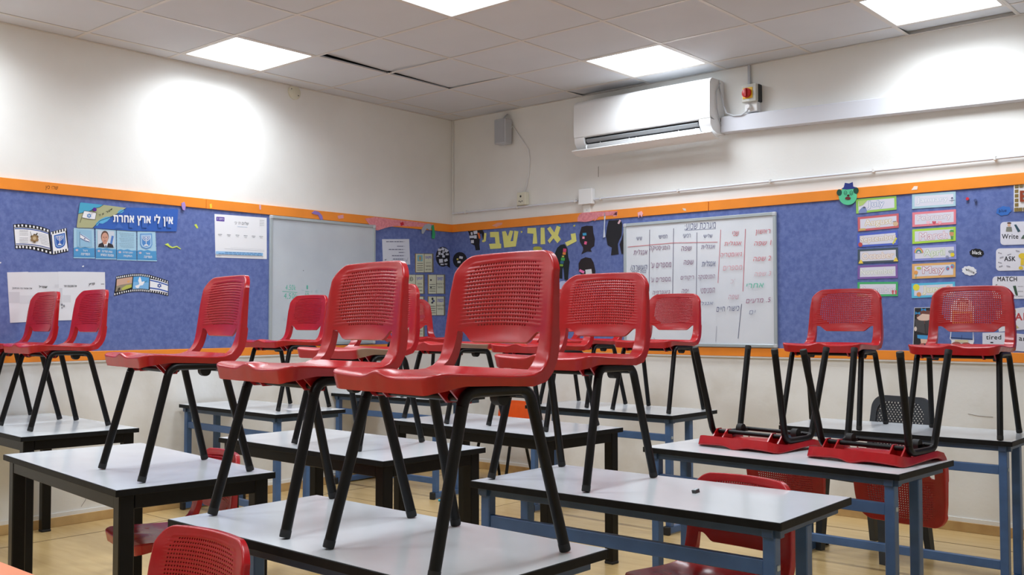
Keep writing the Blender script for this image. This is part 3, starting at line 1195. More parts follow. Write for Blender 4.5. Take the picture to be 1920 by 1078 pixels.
# ------------------------------------------------------------------ isolator switch and socket
a = wall_pt('R', 1393, 161, .07)
b2 = wall_pt('R', 1418, 188, .07)
cx, cz = (a.x+b2.x)/2, (a.z+b2.z)/2
r = empty('isolator_switch', (cx, 0, cz))
tag(r, 'grey switch box with a red rotary knob on a yellow plate', 'switch')
MB().box((-.05, -.045, -.058), (.055, 0, .058), M_DARK, bevel=.004).build('back_box', r)
MB().box((-.055, -.078, -.058), (.05, -.045, .058), mat('switch_grey', (196, 196, 188), .4), bevel=.004).build('cover', r)
MB().box((-.044, -.082, -.036), (.026, -.0775, .036), mat('switch_yellow', (238, 190, 30), .4), bevel=.002).build('yellow_plate', r)
kb = MB().tube([(-.012, -.082, 0), (-.012, -.096, 0), (-.012, -.098, 0)], [.031, .031, .028], mat('switch_red', (186, 24, 30), .35), 24).build('knob', r, True)
MB().box((-.019, -.112, -.027), (-.005, -.097, .027), MATS['switch_red'], bevel=.003).build('grip', kb)
for zz in (-.046, .046):
    MB().tube([(0, -.0775, zz), (0, -.0795, zz)], .004, M_ALU, 10).build('screw', r)
a, b2 = wall_pt('R', 1396, 191, .05), wall_pt('R', 1420, 208, .05)
r = empty('wall_socket', ((a.x+b2.x)/2, 0, (a.z+b2.z)/2))
tag(r, 'white plug socket just under the red rotary switch', 'socket')
MB().box((-.045, -.05, -.036), (.045, 0, .036), M_WHITE, bevel=.004).build('box', r)
MB().tube([(-.01, -.05, 0), (-.01, -.08, -.002)], [.018, .014], M_WHITE, 14).build('plug', r, True)
a = wall_pt('R', 1405, 160, .01)
tag(MB().box((a.x-.009, -.018, 2.74), (a.x+.009, 0, CEIL), M_GREYP, bevel=.002).build('cable_cover'), 'thin grey cable cover rising from the red switch to the ceiling', 'duct')

# ------------------------------------------------------------------ loudspeaker, its lead, the old socket
a, b2 = wall_pt('R', 924, 225, .10), wall_pt('R', 945, 268, .10)
r = empty('wall_speaker', ((a.x+b2.x)/2, 0, (a.z+b2.z)/2))
tag(r, 'small grey loudspeaker box on the back wall near the corner', 'speaker')
hx, hz = (b2.x-a.x)/2, (a.z-b2.z)/2
MB().box((-hx+.012, -.10, -hz), (hx+.012, -.015, hz), M_GREYP, bevel=.006).build('cabinet', r)
MB().box((-hx+.022, -.104, -hz+.012), (hx+.002, -.0995, hz-.012), M_MESH, bevel=.002).build('grille', r)
MB().box((-.02, -.016, -.03), (.02, 0, .03), M_GREYP).build('bracket', r)
b = MB()
b.tube([(0, -.05, hz), (.01, -.03, hz+.03), (.02, -.012, hz+.05)], .006, M_GREYP, 8)
b.build('hanger', r, True)
b = MB()
cp = [(957, 243), (961, 236), (968, 246), (980, 264), (991, 280), (993, 300), (991, 330), (986, 352), (982, 362)]
b.tube([wall_pt('R', *p, .008) for p in cp], .004, M_WHITE, 8)
tag(b.build('speaker_lead', None, True), 'thin white lead hanging from the loudspeaker to the old socket', 'cable')
a, b2 = wall_pt('R', 969, 363, .045), wall_pt('R', 985, 382, .045)
r = empty('wall_socket', ((a.x+b2.x)/2, 0, (a.z+b2.z)/2))
tag(r, 'old ivory wall socket with dark holes below the loudspeaker', 'socket')
MB().box((-.042, -.05, -.05), (.046, 0, .05), M_OFFW, bevel=.004).build('box', r)
b = MB()
for x, z, q in ((0, .018, .009), (-.015, -.02, .005), (.0, -.025, .005), (.015, -.02, .005)):
    b.tube([(x, -.0505, z), (x, -.0512, z)], q, M_DARK, 10)
b.build('pin_hole', r)
# white junction box
r = empty('junction_box', tuple(wall_pt('R', 1097.5, 368.5, .04)*1.0))
r.location.y = 0
tag(r, 'white junction box on the thin conduit, left of the timetable board', 'box')
MB().box((-.062, -.045, -.058), (.062, 0, .058), M_WHITE, bevel=.004).build('box', r)
MB().box((-.035, -.02, -.12), (.03, 0, -.058), M_WALL, bevel=.003).build('lower_cover', r)
MB().tube([(0, -.02, -.10), (0, -.0215, -.10)], .005, M_GREYP, 10).build('screw', r)

# conduit along the back wall
ZC = 2.093
r = empty('conduit', (0, 0, ZC))
tag(r, 'thin white conduit clipped along the back wall above the orange strip', 'conduit')
for x0, x1 in ((.02, 1.335), (1.455, 6.3)):
    MB().tube([(x0, -.018, 0), (x1, -.018, 0)], .0075, M_DUCT, 12).build('pipe', r, True)
b = MB()
b.tube([(.02, -.012, 0), (.02, -.012, CEIL-ZC-.002)], .004, M_WALL, 10)
b.build('pipe', r, True)
M_CLIP = mat('clip_plastic', (226, 226, 224), .4)
for px, py in ((873, 398), (970, 390), (1078, 379), (1126, 375), (1271, 361), (1444, 343), (1638, 322), (1866, 298)):
    x = wall_pt('R', px, py, .018).x
    MB().box((x-.007, -.029, -.011), (x+.007, 0, .016), M_CLIP, bevel=.003).build('clip', r)

# round cover on the left wall at the ceiling
p = wall_pt('L', 553, 173, .01)
r = empty('round_cover', (0, p.y, p.z))
tag(r, 'round ivory junction cover on the left wall under the ceiling', 'cover')
MB().tube([(0, 0, 0), (.008, 0, 0), (.011, 0, 0)], [.052, .052, .047], M_OFFW, 28).build('disc', r, True)
b = MB()
for s in (-1, 1):
    b.tube([(.011, s*.03, s*-.02), (.0125, s*.03, s*-.02)], .004, M_DARK, 8)
b.build('screw', r)
# small marks on the upper walls
for wl_, px, py in (('L', 15, 131), ('L', 200, 140), ('L', 92, 148), ('L', 17, 186)):
    pass


# ------------------------------------------------------------------ sheets pinned to the boards
FONT_CACHE = {}


def text_mesh(body, bold=0.0, shear=0.0):
    key = (body, bold, shear)
    if key not in FONT_CACHE:
        cu = bpy.data.curves.new('lettering', 'FONT')
        cu.body = body
        cu.offset = bold
        cu.shear = shear
        cu.space_character = 1.1
        cu.resolution_u = 4
        cu.align_x = 'CENTER'
        cu.fill_mode = 'NONE'
        ob = bpy.data.objects.new('lettering', cu)
        COL.objects.link(ob)
        dg = bpy.context.evaluated_depsgraph_get()
        me = bpy.data.meshes.new_from_object(ob.evaluated_get(dg))
        pts = [v.co.to_2d() for v in me.vertices]
        eds = [tuple(e.vertices) for e in me.edges]
        res = delaunay_2d_cdt(pts, eds, [], 1, 1e-5)
        vs = [tuple(p) for p in res[0]]
        fs = []
        for q in res[2]:                      # keep a triangle only where an odd number of outlines surrounds it
            gx, gy = sum(vs[i][0] for i in q)/3, sum(vs[i][1] for i in q)/3
            odd = False
            for a, b in eds:
                (xa, ya), (xb, yb) = pts[a], pts[b]
                if (ya > gy) != (yb > gy) and gx < xa+(gy-ya)*(xb-xa)/(yb-ya):
                    odd = not odd
            if odd:
                fs.append(tuple(q))
        bpy.data.objects.remove(ob)
        bpy.data.curves.remove(cu)
        bpy.data.meshes.remove(me)
        x0, x1 = min(v[0] for v in vs), max(v[0] for v in vs)
        y0, y1 = min(v[1] for v in vs), max(v[1] for v in vs)
        vs = [((v[0]-(x0+x1)/2)/(x1-x0), (v[1]-(y0+y1)/2)/(y1-y0)) for v in vs]
        FONT_CACHE[key] = (vs, fs)
    return FONT_CACHE[key]


def heb(s):
    return s[::-1]


class Sheet:
    """a flat thing pinned to the left ('L') or back ('R') wall, drawn in picture coordinates
    that are carried onto the real wall plane; zoom = (x0, y0, scale) of the crop the numbers were read in"""

    def __init__(self, wall, name, label, cat, zoom=(0, 0, 1), group=None, h=BOARD):
        self.wall, self.zoom, self.h = wall, zoom, h
        self.name = name
        self.label, self.cat, self.group = label, cat, group
        self.base = None
        self.pic, self.let = MB(), []
        self.n = 0

    def px(self, q):
        return (self.zoom[0]+q[0]/self.zoom[2], self.zoom[1]+q[1]/self.zoom[2])

    def W(self, q, h):
        return wall_pt(self.wall, *self.px(q), h)

    def out(self, d):
        return Vector((d, 0, 0)) if self.wall == 'L' else Vector((0, -d, 0))

    def sheet(self, pts, material, t=.0016, lift=0.0):
        b = MB()
        b.prism([self.W(q, self.h+lift) for q in pts], self.out(t), material)
        self.base = b.build(self.name)
        tag(self.base, self.label, self.cat, self.group)
        self.top = self.h+lift+t
        return self

    def lay(self):
        self.n += 1
        return self.top+.0002*self.n

    def poly(self, pts, material, same=False):
        h = self.top+.0002*max(1, self.n) if same else self.lay()
        ps = [self.W(q, h) for q in pts]
        self.pic.add(ps, [tuple(range(len(ps)))], material)
        return self

    def rect(self, x0, y0, x1, y1, material, skew=0.0):
        return self.poly([(x0, y0), (x1, y0+skew), (x1, y1+skew), (x0, y1)], material)

    def disc(self, cx, cy, rx, ry, material, n=20):
        return self.poly([(cx+rx*math.cos(2*math.pi*k/n), cy+ry*math.sin(2*math.pi*k/n)) for k in range(n)], material)

    def line(self, pts, wd, material):
        h = self.lay()
        for (xa, ya), (xb, yb) in zip(pts, pts[1:]):
            L = math.hypot(xb-xa, yb-ya) or 1
            nx, ny = -(yb-ya)/L*wd/2, (xb-xa)/L*wd/2
            ps = [self.W(q, h) for q in ((xa+nx, ya+ny), (xb+nx, yb+ny), (xb-nx, yb-ny), (xa-nx, ya-ny))]
            self.pic.add(ps, [(0, 1, 2, 3)], material)
        return self

    def star(self, cx, cy, rr, wd, material):
        for s in (1, -1):
            tri = [(cx+rr*math.sin(2*math.pi*k/3), cy-s*rr*math.cos(2*math.pi*k/3)) for k in range(4)]
            self.line(tri, wd, material)
        return self

    def text(self, body, cx, cy, wd, ht, material, slope=0.0, bold=0.0, shear=0.0):
        """slope: rise of the baseline per unit to the right in the crop (positive goes down)"""
        vs, fs = text_mesh(body, 0.0, shear)
        h = self.lay()
        mb = MB()
        e = bold*ht*1.5
        for k, (ox, oy) in enumerate(((e, e), (-e, e), (e, -e), (-e, -e)) if e else ((0, 0),)):
            mb.add([self.W((cx+ox+u*wd, cy+oy-v*ht+slope*u*wd), h+.00004*k) for u, v in vs], fs, material)
        self.let.append(mb)
        return self

    def scrib(self, x0, x1, y, ht, material, slope=0.0, words=4, seed=1):
        """tiny unreadable print: a row of short dashes"""
        rnd = random.Random(seed*977+int(x0*3+y))
        x = x0
        h = self.lay()
        while x < x1:
            L = min(x1-x, (x1-x0)/words*rnd.uniform(.5, 1.1))
            yy = y+slope*(x-x0)
            q = [(x, yy), (x+L*.86, yy+slope*L*.86), (x+L*.86, yy+slope*L*.86+ht), (x, yy+ht)]
            self.pic.add([self.W(p_, h) for p_ in q], [(0, 1, 2, 3)], material)
            x += L
        return self

    def done(self):
        if self.pic.f:
            self.pic.build('picture', self.base)
        for l_ in self.let:
            l_.build('lettering', self.base)
        return self.base


K = C(28, 28, 32)
GREY = C(150, 152, 160)
INK = C(70, 72, 84)
WHT = C(238, 239, 243)
NAVY = C(46, 84, 165)
BLUE1 = C(56, 100, 186)
SKY = C(120, 182, 222)
PALE = C(186, 216, 234)


def lerp2(a, b, t):
    return (a[0]+(b[0]-a[0])*t, a[1]+(b[1]-a[1])*t)


def along(poly, t):
    """point at fraction t of a polyline (by index)"""
    k = t*(len(poly)-1)
    i = min(int(k), len(poly)-2)
    return lerp2(poly[i], poly[i+1], k-i)


def menorah(s, cx, cy, wd, ht, m):
    """simple seven armed candlestick"""
    lw = wd*.07
    s.line([(cx, cy-ht*.5), (cx, cy+ht*.38)], lw, m)
    for k in (1, 2, 3):
        rr = wd*.5*k/3
        for sg in (-1, 1):
            pts = [(cx+sg*rr*math.sin(a*math.pi/2/6), cy-ht*.5+rr*1.25*math.cos(a*math.pi/2/6)) for a in range(7)]
            pts.append((cx+sg*rr, cy-ht*.52))
            s.line(pts, lw, m)
    s.poly([(cx-wd*.3, cy+ht*.5), (cx-wd*.18, cy+ht*.36), (cx+wd*.18, cy+ht*.36), (cx+wd*.3, cy+ht*.5)], m)


# --- film strip posters
zz = (10, 400, 11.977)
s = Sheet('L', 'film_strip_poster', 'film strip shaped poster with a medal and blue lines, far left of the board', 'poster', zz)
topc = [(175, 245), (380, 230), (600, 255), (800, 295), (990, 360)]
botc = [(220, 795), (400, 790), (600, 812), (830, 865), (1055, 930)]
s.sheet(topc+botc[::-1], K)
it = [(200, 322), (380, 318), (580, 338), (770, 372), (962, 432)]
ib = [(232, 715), (400, 716), (580, 728), (800, 765), (1008, 818)]
s.poly(it+ib[::-1], WHT)
for k in range(10):
    for c_, off in ((topc, 40), (botc, -38)):
        x, y = along(c_, .05+.9*k/9)
        s.poly([(x-19, y+off-26), (x+19, y+off-20), (x+19, y+off+28), (x-19, y+off+22)], WHT, True)
s.line([(q[0]+8, q[1]+22) for q in it], 22, NAVY)
s.line([(q[0]+5, q[1]-28) for q in ib], 20, C(72, 90, 150))
for k, y in enumerate((380, 412, 447, 485, 548, 580, 615, 650)):
    s.scrib(320, 515, y-5, 9, GREY, .02, 5, k)
for k in range(7):
    s.scrib(735+k*12, 930+k*10, 440+k*38, 8, GREY, .25, 6, k)
s.star(655, 560, 95, 34, C(150, 124, 88))
s.disc(655, 560, 40, 40, C(196, 176, 140))
s.line([(590, 500), (560, 410)], 12, C(120, 124, 118))
s.line([(690, 490), (720, 440)], 26, C(74, 66, 50))
s.done()
s = Sheet('L', 'film_strip_poster', 'short film strip poster with a blue candlestick shield', 'poster', zz)
s.sheet([(1020, 415), (1375, 325), (1415, 855), (1065, 930)], K, lift=.0004)
s.poly([(1042, 472), (1350, 395), (1400, 790), (1072, 858)], WHT)
for k in range(6):
    for (ax, ay), (bx, by) in (((1040, 447), (1345, 364)), ((1088, 885), (1393, 815))):
        x, y = ax+(bx-ax)*k/5, ay+(by-ay)*k/5
        s.poly([(x-15, y-24), (x+15, y-31), (x+17, y+24), (x-13, y+31)], WHT, True)
sh = [(1090, 495), (1338, 437), (1352, 640), (1335, 715), (1295, 755), (1230, 785), (1165, 785), (1125, 755), (1108, 690)]
s.poly(sh, BLUE1)
s.poly([(lerp(1222, x, .82), lerp(615, y, .82)) for x, y in sh], C(150, 186, 226))
s.poly([(lerp(1222, x, .70), lerp(615, y, .70)) for x, y in sh], BLUE1)
menorah(s, 1222, 610, 150, 200, WHT)
s.done()

# --- banner
zz = (130, 370, 8.291)
s = Sheet('L', 'banner', 'long blue banner with a map, a flag and white Hebrew words', 'banner', zz)
s.sheet([(165, 88), (180, 78), (530, 115), (880, 160), (1300, 165), (1675, 180), (1690, 200), (1665, 530), (1400, 528), (1000, 522), (700, 500), (360, 478), (125, 470), (115, 455)], BLUE1, t=.002, lift=.0022)
s.poly([(530, 116), (885, 162), (835, 192), (770, 240), (700, 275), (650, 298), (560, 305), (480, 360), (420, 410), (365, 476), (125, 470), (115, 455), (140, 258), (300, 222), (430, 160)], C(176, 178, 138))
s.poly([(165, 88), (180, 80), (528, 116), (470, 152), (420, 165), (380, 200), (300, 222), (142, 252)], C(78, 170, 204))
s.poly([(745, 246), (765, 212), (800, 190), (845, 190), (850, 212), (820, 240), (770, 250)], C(96, 178, 222))
s.poly([(412, 440), (415, 405), (470, 350), (560, 305), (640, 298), (632, 325), (590, 370), (520, 410), (480, 405), (465, 395), (440, 440)], C(96, 178, 222))
s.line([(528, 118), (470, 155), (420, 165), (300, 222), (145, 252)], 6, K)
s.line([(885, 170), (770, 245), (650, 302), (480, 362), (365, 476)], 6, K)
s.poly([(700, 480), (770, 400), (840, 480)], C(70, 112, 192))
s.poly([(228, 208), (330, 222), (420, 240), (402, 345), (300, 335), (198, 314)], WHT)
s.line([(230, 208), (165, 395)], 5, K)
s.line([(228, 208), (330, 222), (420, 240), (402, 345), (300, 335), (198, 314)], 5, K)
s.star(308, 286, 34, 8, C(86, 146, 214))
for ch, x, y in (('י', 655, 185), ('ש', 622, 208), ('ר', 582, 230), ('א', 524, 258), ('ל', 474, 274)):
    s.text(ch, x, y, 26, 30 if ch != 'י' else 16, K, -.45, .01)
for q in ((930, 230, 60), (1130, 260, 80), (1380, 250, 60), (1520, 250, 70)):
    s.rect(q[0], q[1], q[0]+q[2], 470, C(62, 104, 188), 6)
s.text(heb('אין לי ארץ אחרת'), 1148, 350, 920, 172, WHT, .035, .018)
s.done()
b = MB()
p = wall_pt('L', 176, 393, BOARD+.004)
b.tube([p, p+Vector((.012, 0, 0))], [.009, .012], C(92, 40, 140), 10)
tag(b.build('push_pin', None, True), 'purple push pin holding the map end of the blue banner', 'push pin')

# --- four cards under the banner
CARDS = [([(65, 475), (385, 487), (397, 950), (65, 945)], 'pale blue card with a waving flag, leftmost below the banner'),
         ([(405, 487), (725, 512), (730, 965), (410, 960)], 'pale blue card with a portrait of a man in a dark suit'),
         ([(735, 512), (1042, 530), (1046, 985), (738, 975)], 'pale blue card with faint lines of verse'),
         ([(1055, 527), (1340, 535), (1360, 995), (1055, 985)], 'pale blue card with a candlestick shield, rightmost below the banner')]
for k, (q, lab) in enumerate(CARDS):
    s = Sheet('L', 'symbol_card', lab, 'card', zz, 'symbol cards below the banner')
    s.sheet(q, C(170, 208, 230), lift=.0004*(k % 2))

    def uv(u, v):
        return lerp2(lerp2(q[0], q[1], u), lerp2(q[3], q[2], u), v)
    s.poly([uv(0, .66), uv(.2, .63), uv(.35, .655), uv(.55, .62), uv(.75, .66), uv(1, .65), uv(1, .97), uv(0, .97)], C(84, 154, 206))
    s.line([uv(.03, .93), uv(.97, .93)], 5, C(58, 126, 186))
    for e in (0.0, 1.0):
        for t_ in range(18):
            a_ = uv(e, .02+t_*.053)
            s.poly([(a_[0]-5, a_[1]), (a_[0]+5, a_[1]), (a_[0]+5, a_[1]+10), (a_[0]-5, a_[1]+10)], C(60, 76, 110), True)
    wd = q[1][0]-q[0][0]
    sl = (q[1][1]-q[0][1])/wd
    titles = [('דגל', 'המדינה'), ('נשיא המדינה', 'תמונת הנשיא'), ('המנון המדינה', 'התקווה'), ('סמל', 'המדינה')][k]
    c1, c2 = uv(.56, .74), uv(.56, .86)
    s.text(heb(titles[0]), *c1, wd*(.22 if len(titles[0]) < 5 else .5), 30, WHT, sl, .01)
    s.text(heb(titles[1]), *c2, wd*(.42 if len(titles[1]) < 8 else .62), 34, WHT, sl, .015)
    s.disc(*uv(.16, .73), 22, 16, C(206, 190, 206))
    if k == 0:
        s.poly([uv(.16, .05), uv(.88, .06), uv(.88, .62), uv(.16, .62)], C(150, 192, 220))
        s.line([uv(.30, .12), uv(.30, .6)], 8, C(96, 130, 164))
        s.poly([uv(.32, .18), uv(.55, .26), uv(.8, .38), uv(.76, .46), uv(.55, .43), uv(.32, .34)], WHT)
        s.line([uv(.33, .20), uv(.55, .29), uv(.79, .40)], 10, C(66, 98, 166))
        s.line([uv(.33, .33), uv(.55, .41), uv(.76, .445)], 10, C(66, 98, 166))
        s.star(*uv(.54, .345), 12, 4, C(66, 98, 166))
    elif k == 1:
        s.poly([uv(.1, .04), uv(.92, .04), uv(.92, .6), uv(.1, .6)], C(206, 214, 226))
        s.line([uv(.72, .58), uv(.84, .2)], 34, C(84, 128, 198))
        s.poly([uv(.12, .60), uv(.16, .5), uv(.34, .44), uv(.62, .44), uv(.84, .5), uv(.88, .60)], C(54, 50, 56))
        s.poly([uv(.36, .43), uv(.62, .43), uv(.54, .60), uv(.46, .60)], WHT)
        s.poly([uv(.47, .53), uv(.53, .53), uv(.545, .60), uv(.46, .60)], C(60, 84, 120))
        hx_, hy_ = uv(.46, .26)
        s.disc(hx_-1, hy_-8, 60, 92, C(96, 72, 60))
        s.disc(hx_, hy_+12, 52, 84, C(208, 158, 138))
        s.poly([(hx_-34, hy_+60), (hx_+34, hy_+60), (hx_+26, hy_+108), (hx_-26, hy_+108)], C(202, 150, 130))
        for sg in (-1, 1):
            s.disc(hx_+sg*20, hy_+2, 9, 5, C(70, 52, 46))
        s.line([(hx_-2, hy_+8), (hx_-5, hy_+34)], 6, C(184, 128, 110))
        s.line([(hx_-18, hy_+56), (hx_+18, hy_+56)], 7, C(150, 84, 80))
    elif k == 2:
        for t_ in range(9):
            y_ = uv(.1, .08+t_*.058)
            s.scrib(uv(.12+.05*(t_ % 3), 0)[0], uv(.9, 0)[0], y_[1], 6, C(140, 168, 186), sl, 5, t_)
    else:
        sh = [uv(.16, .08), uv(.80, .06), uv(.80, .44), uv(.72, .54), uv(.48, .6), uv(.24, .55), uv(.16, .45)]
        s.poly(sh, C(96, 148, 208))
        cxx, cyy = uv(.48, .32)
        s.poly([(lerp(cxx, x, .86), lerp(cyy, y, .86)) for x, y in sh], C(170, 204, 234))
        s.poly([(lerp(cxx, x, .68), lerp(cyy, y, .68)) for x, y in sh], C(84, 140, 204))
        menorah(s, cxx, cyy, 120, 150, WHT)
    s.done()

# --- white notice next to the grey whiteboard
zz = (395, 395, 10.783)
s = Sheet('L', 'notice', 'white notice with a purple corner tag, left of the grey whiteboard', 'notice', zz)
s.sheet([(75, 65), (1130, 145), (1132, 978), (95, 945)], WHT)
s.rect(115, 122, 278, 208, C(92, 62, 160), 10)
s.text(heb('כיתה ז'), 200, 168, 120, 42, WHT, .06, .01)
s.text(heb('שלום ה׳ ב׳'), 625, 250, 290, 62, INK, .07, 0, .2)
s.line([(540, 318), (740, 332)], 12, C(206, 220, 236))
for k in range(4):
    s.scrib(990, 1085, 190+k*34, 6, GREY, .05, 3, k)
for k, x in enumerate((190, 366, 540, 705, 868, 1020)):
    s.scrib(x-35, x+40, 470+k*9, 10, C(120, 122, 130), .06, 3, k)
    s.scrib(x-20, x+30, 500+k*9, 8, C(150, 150, 156), .06, 2, k+9)
s.line([(280, 768), (1085, 815)], 4, GREY)
s.line([(400, 745), (1085, 788)], 3, C(190, 190, 196))
s.poly([(105, 818), (1058, 855), (1058, 915), (105, 878)], C(150, 196, 236))
s.scrib(290, 1040, 835, 14, C(84, 130, 178), .03, 9, 3)
s.scrib(160, 1040, 860, 14, C(84, 130, 178), .035, 10, 4)
s.scrib(125, 215, 905, 8, GREY, .02, 2, 5)
s.done()

# --- two big white sheets
zz = (0, 500, 8.981)
s = Sheet('L', 'large_sheet', 'large wrinkled white sheet low on the far left of the board', 'sheet', zz)
s.sheet([(118, 95), (470, 86), (480, 92), (980, 87), (997, 905), (170, 945)], C(222, 223, 229))
s.rect(150, 425, 330, 610, C(204, 205, 212))
s.rect(330, 485, 560, 620, C(212, 213, 220))
s.rect(925, 440, 985, 600, C(206, 207, 214))
s.rect(920, 300, 990, 345, C(212, 213, 219))
s.text(heb('שפריל'), 727, 337, 140, 42, K, .02, .015, .3)
s.text(heb('את שמות בני הכיתה]'), 375, 366, 330, 34, C(52, 52, 60), .02, .012)
s.done()
s = Sheet('L', 'large_sheet', 'large white sheet beside the wrinkled one, with a few printed words', 'sheet', zz)
s.sheet([(975, 92), (985, 84), (1440, 86), (1765, 92), (1780, 885), (1000, 905)], C(226, 227, 233), lift=.0005)
s.rect(1000, 360, 1050, 640, C(206, 207, 214))
s.rect(1060, 480, 1190, 600, C(214, 215, 221))
s.rect(1700, 285, 1755, 300, GREY)
s.rect(1710, 548, 1758, 556, GREY)
s.text(heb('פריץ'), 1545, 300, 100, 50, K, -.12, .015, .3)
s.text(heb('את מתכונת תור'), 1183, 326, 215, 32, C(52, 52, 60), 0, .012)
s.disc(1042, 640, 18, 18, C(120, 122, 130), 9)
s.disc(1078, 660, 16, 22, C(140, 142, 150), 9)
s.disc(1045, 690, 14, 16, C(150, 152, 158), 9)
s.done()

# --- film strip with landscape, dove and flag
zz = (200, 500, 14.77)
s = Sheet('L', 'film_strip_poster', 'curved film strip poster with a landscape, a white dove and a flag', 'poster', zz)
topc = [(265, 265), (480, 225), (720, 192), (950, 187), (1190, 225), (1450, 302), (1710, 392)]
botc = [(200, 810), (470, 740), (720, 697), (950, 690), (1180, 712), (1450, 748), (1705, 815)]
s.sheet(topc+botc[::-1], K)
for k in range(25):
    for c_, off in ((topc, 42), (botc, -40)):
        x, y = along(c_, .018+.962*k/24)
        s.poly([(x-14, y+off-24), (x+14, y+off-24), (x+12, y+off+24), (x-16, y+off+24)], WHT, True)
s.poly([(282, 348), (500, 310), (716, 280), (700, 470), (480, 500), (270, 560)], C(206, 170, 150))
s.poly([(270, 540), (400, 500), (700, 452), (690, 560), (470, 660), (245, 690)], C(150, 140, 120))
s.poly([(410, 600), (540, 515), (695, 490), (690, 570), (560, 620), (430, 650)], C(186, 190, 92))
s.poly([(285, 690), (320, 590), (380, 570), (370, 650)], C(70, 64, 58))
s.poly([(560, 400), (640, 370), (640, 420), (590, 450)], C(226, 170, 110))
s.poly([(742, 277), (950, 268), (1180, 302), (1162, 628), (940, 606), (716, 620)], C(92, 164, 220))
s.poly([(740, 420), (1170, 440), (1162, 628), (940, 606), (716, 620)], C(126, 182, 228))
s.poly([(905, 285), (935, 290), (975, 420), (1040, 400), (1050, 430), (1000, 510), (920, 525), (880, 600), (820, 590), (785, 530), (880, 500), (905, 470), (872, 390)], WHT)
s.line([(1045, 440), (1115, 388)], 10, C(60, 110, 70))
s.poly([(1200, 330), (1440, 382), (1700, 470), (1695, 732), (1440, 680), (1195, 652)], WHT)
s.line([(1200, 372), (1440, 426), (1700, 512)], 36, C(70, 100, 178))
s.line([(1197, 588), (1440, 622), (1697, 692)], 36, C(70, 100, 178))
s.star(1460, 525, 58, 17, C(60, 92, 168))
s.done()


# --- whiteboards
def whiteboard(wall, name, label, lo, hi, z0, z1, enamel):
    r = empty(name, (0, 0, 0))
    tag(r, label, 'whiteboard')
    h0, h1 = BOARD, BOARD+.014

    def bx(a, b_, c_, d_, hh0, hh1, m, nm, bev=0):
        mb = MB()
        if wall == 'L':
            mb.box((hh0, a, c_), (hh1, b_, d_), m, bevel=bev)
        else:
            mb.box((a, -hh1, c_), (b_, -hh0, d_), m, bevel=bev)
        return mb.build(nm, r)
    t = .022
    bx(lo+.004, hi-.004, z0+.004, z1-.004, h0, h1-.004, enamel, 'writing_surface')
    bx(lo, hi, z1-t, z1, h0, h1+.004, M_ALU, 'frame_bar', .003)
    bx(lo, hi, z0, z0+t, h0, h1+.004, M_ALU, 'frame_bar', .003)
    bx(lo, lo+t, z0+t, z1-t, h0, h1+.0035, M_ALU, 'frame_bar', .003)
    bx(hi-t, hi, z0+t, z1-t, h0, h1+.0035, M_ALU, 'frame_bar', .003)
    for a in (lo, hi-.026):
        for c_ in (z0, z1-.026):
            bx(a-.001, a+.027, c_-.001, c_+.027, h0, h1+.006, M_GREYP, 'corner_cap', .005)
    return r


class BoardInk(Sheet):
    """marker strokes on a whiteboard, kept as parts of that board"""

    def __init__(self, wall, root, zoom):
        super().__init__(wall, 'ink', None, None, zoom)
        self.base = root
        self.top = BOARD+.0102


wr = whiteboard('R', 'whiteboard', 'white whiteboard with a handwritten weekly timetable', 1.752, 2.935, 1.018, 1.893, M_WB)
zz = (1150, 380, 3.8485)
s = BoardInk('R', wr, zz)
IK, IR, IP, IG = C(78, 82, 122), C(206, 108, 118), C(132, 92, 122), C(84, 186, 160)
FR = C(216, 170, 178)
s.text(heb('מערכת שבוע:'), 627, 168, 225, 44, IK, -.06, 0, .15)
s.line([(515, 200), (740, 188)], 3, IK)
for (x0, y0), (x1, y1), m_ in (((262, 195), (258, 640), C(90, 84, 110)), ((435, 185), (428, 660), C(90, 84, 110)), ((603, 215), (596, 1000), C(110, 108, 130)),
                               ((775, 195), (755, 580), C(206, 130, 140)), ((953, 190), (935, 640), C(206, 110, 124)), ((925, 730), (900, 980), C(100, 104, 130)), ((745, 890), (738, 1000), C(186, 188, 200))):
    s.line([(x0, y0), (x1, y1)], 4, m_)
s.line([(105, 320), (260, 305), (435, 290), (752, 284)], 4, C(200, 104, 112))
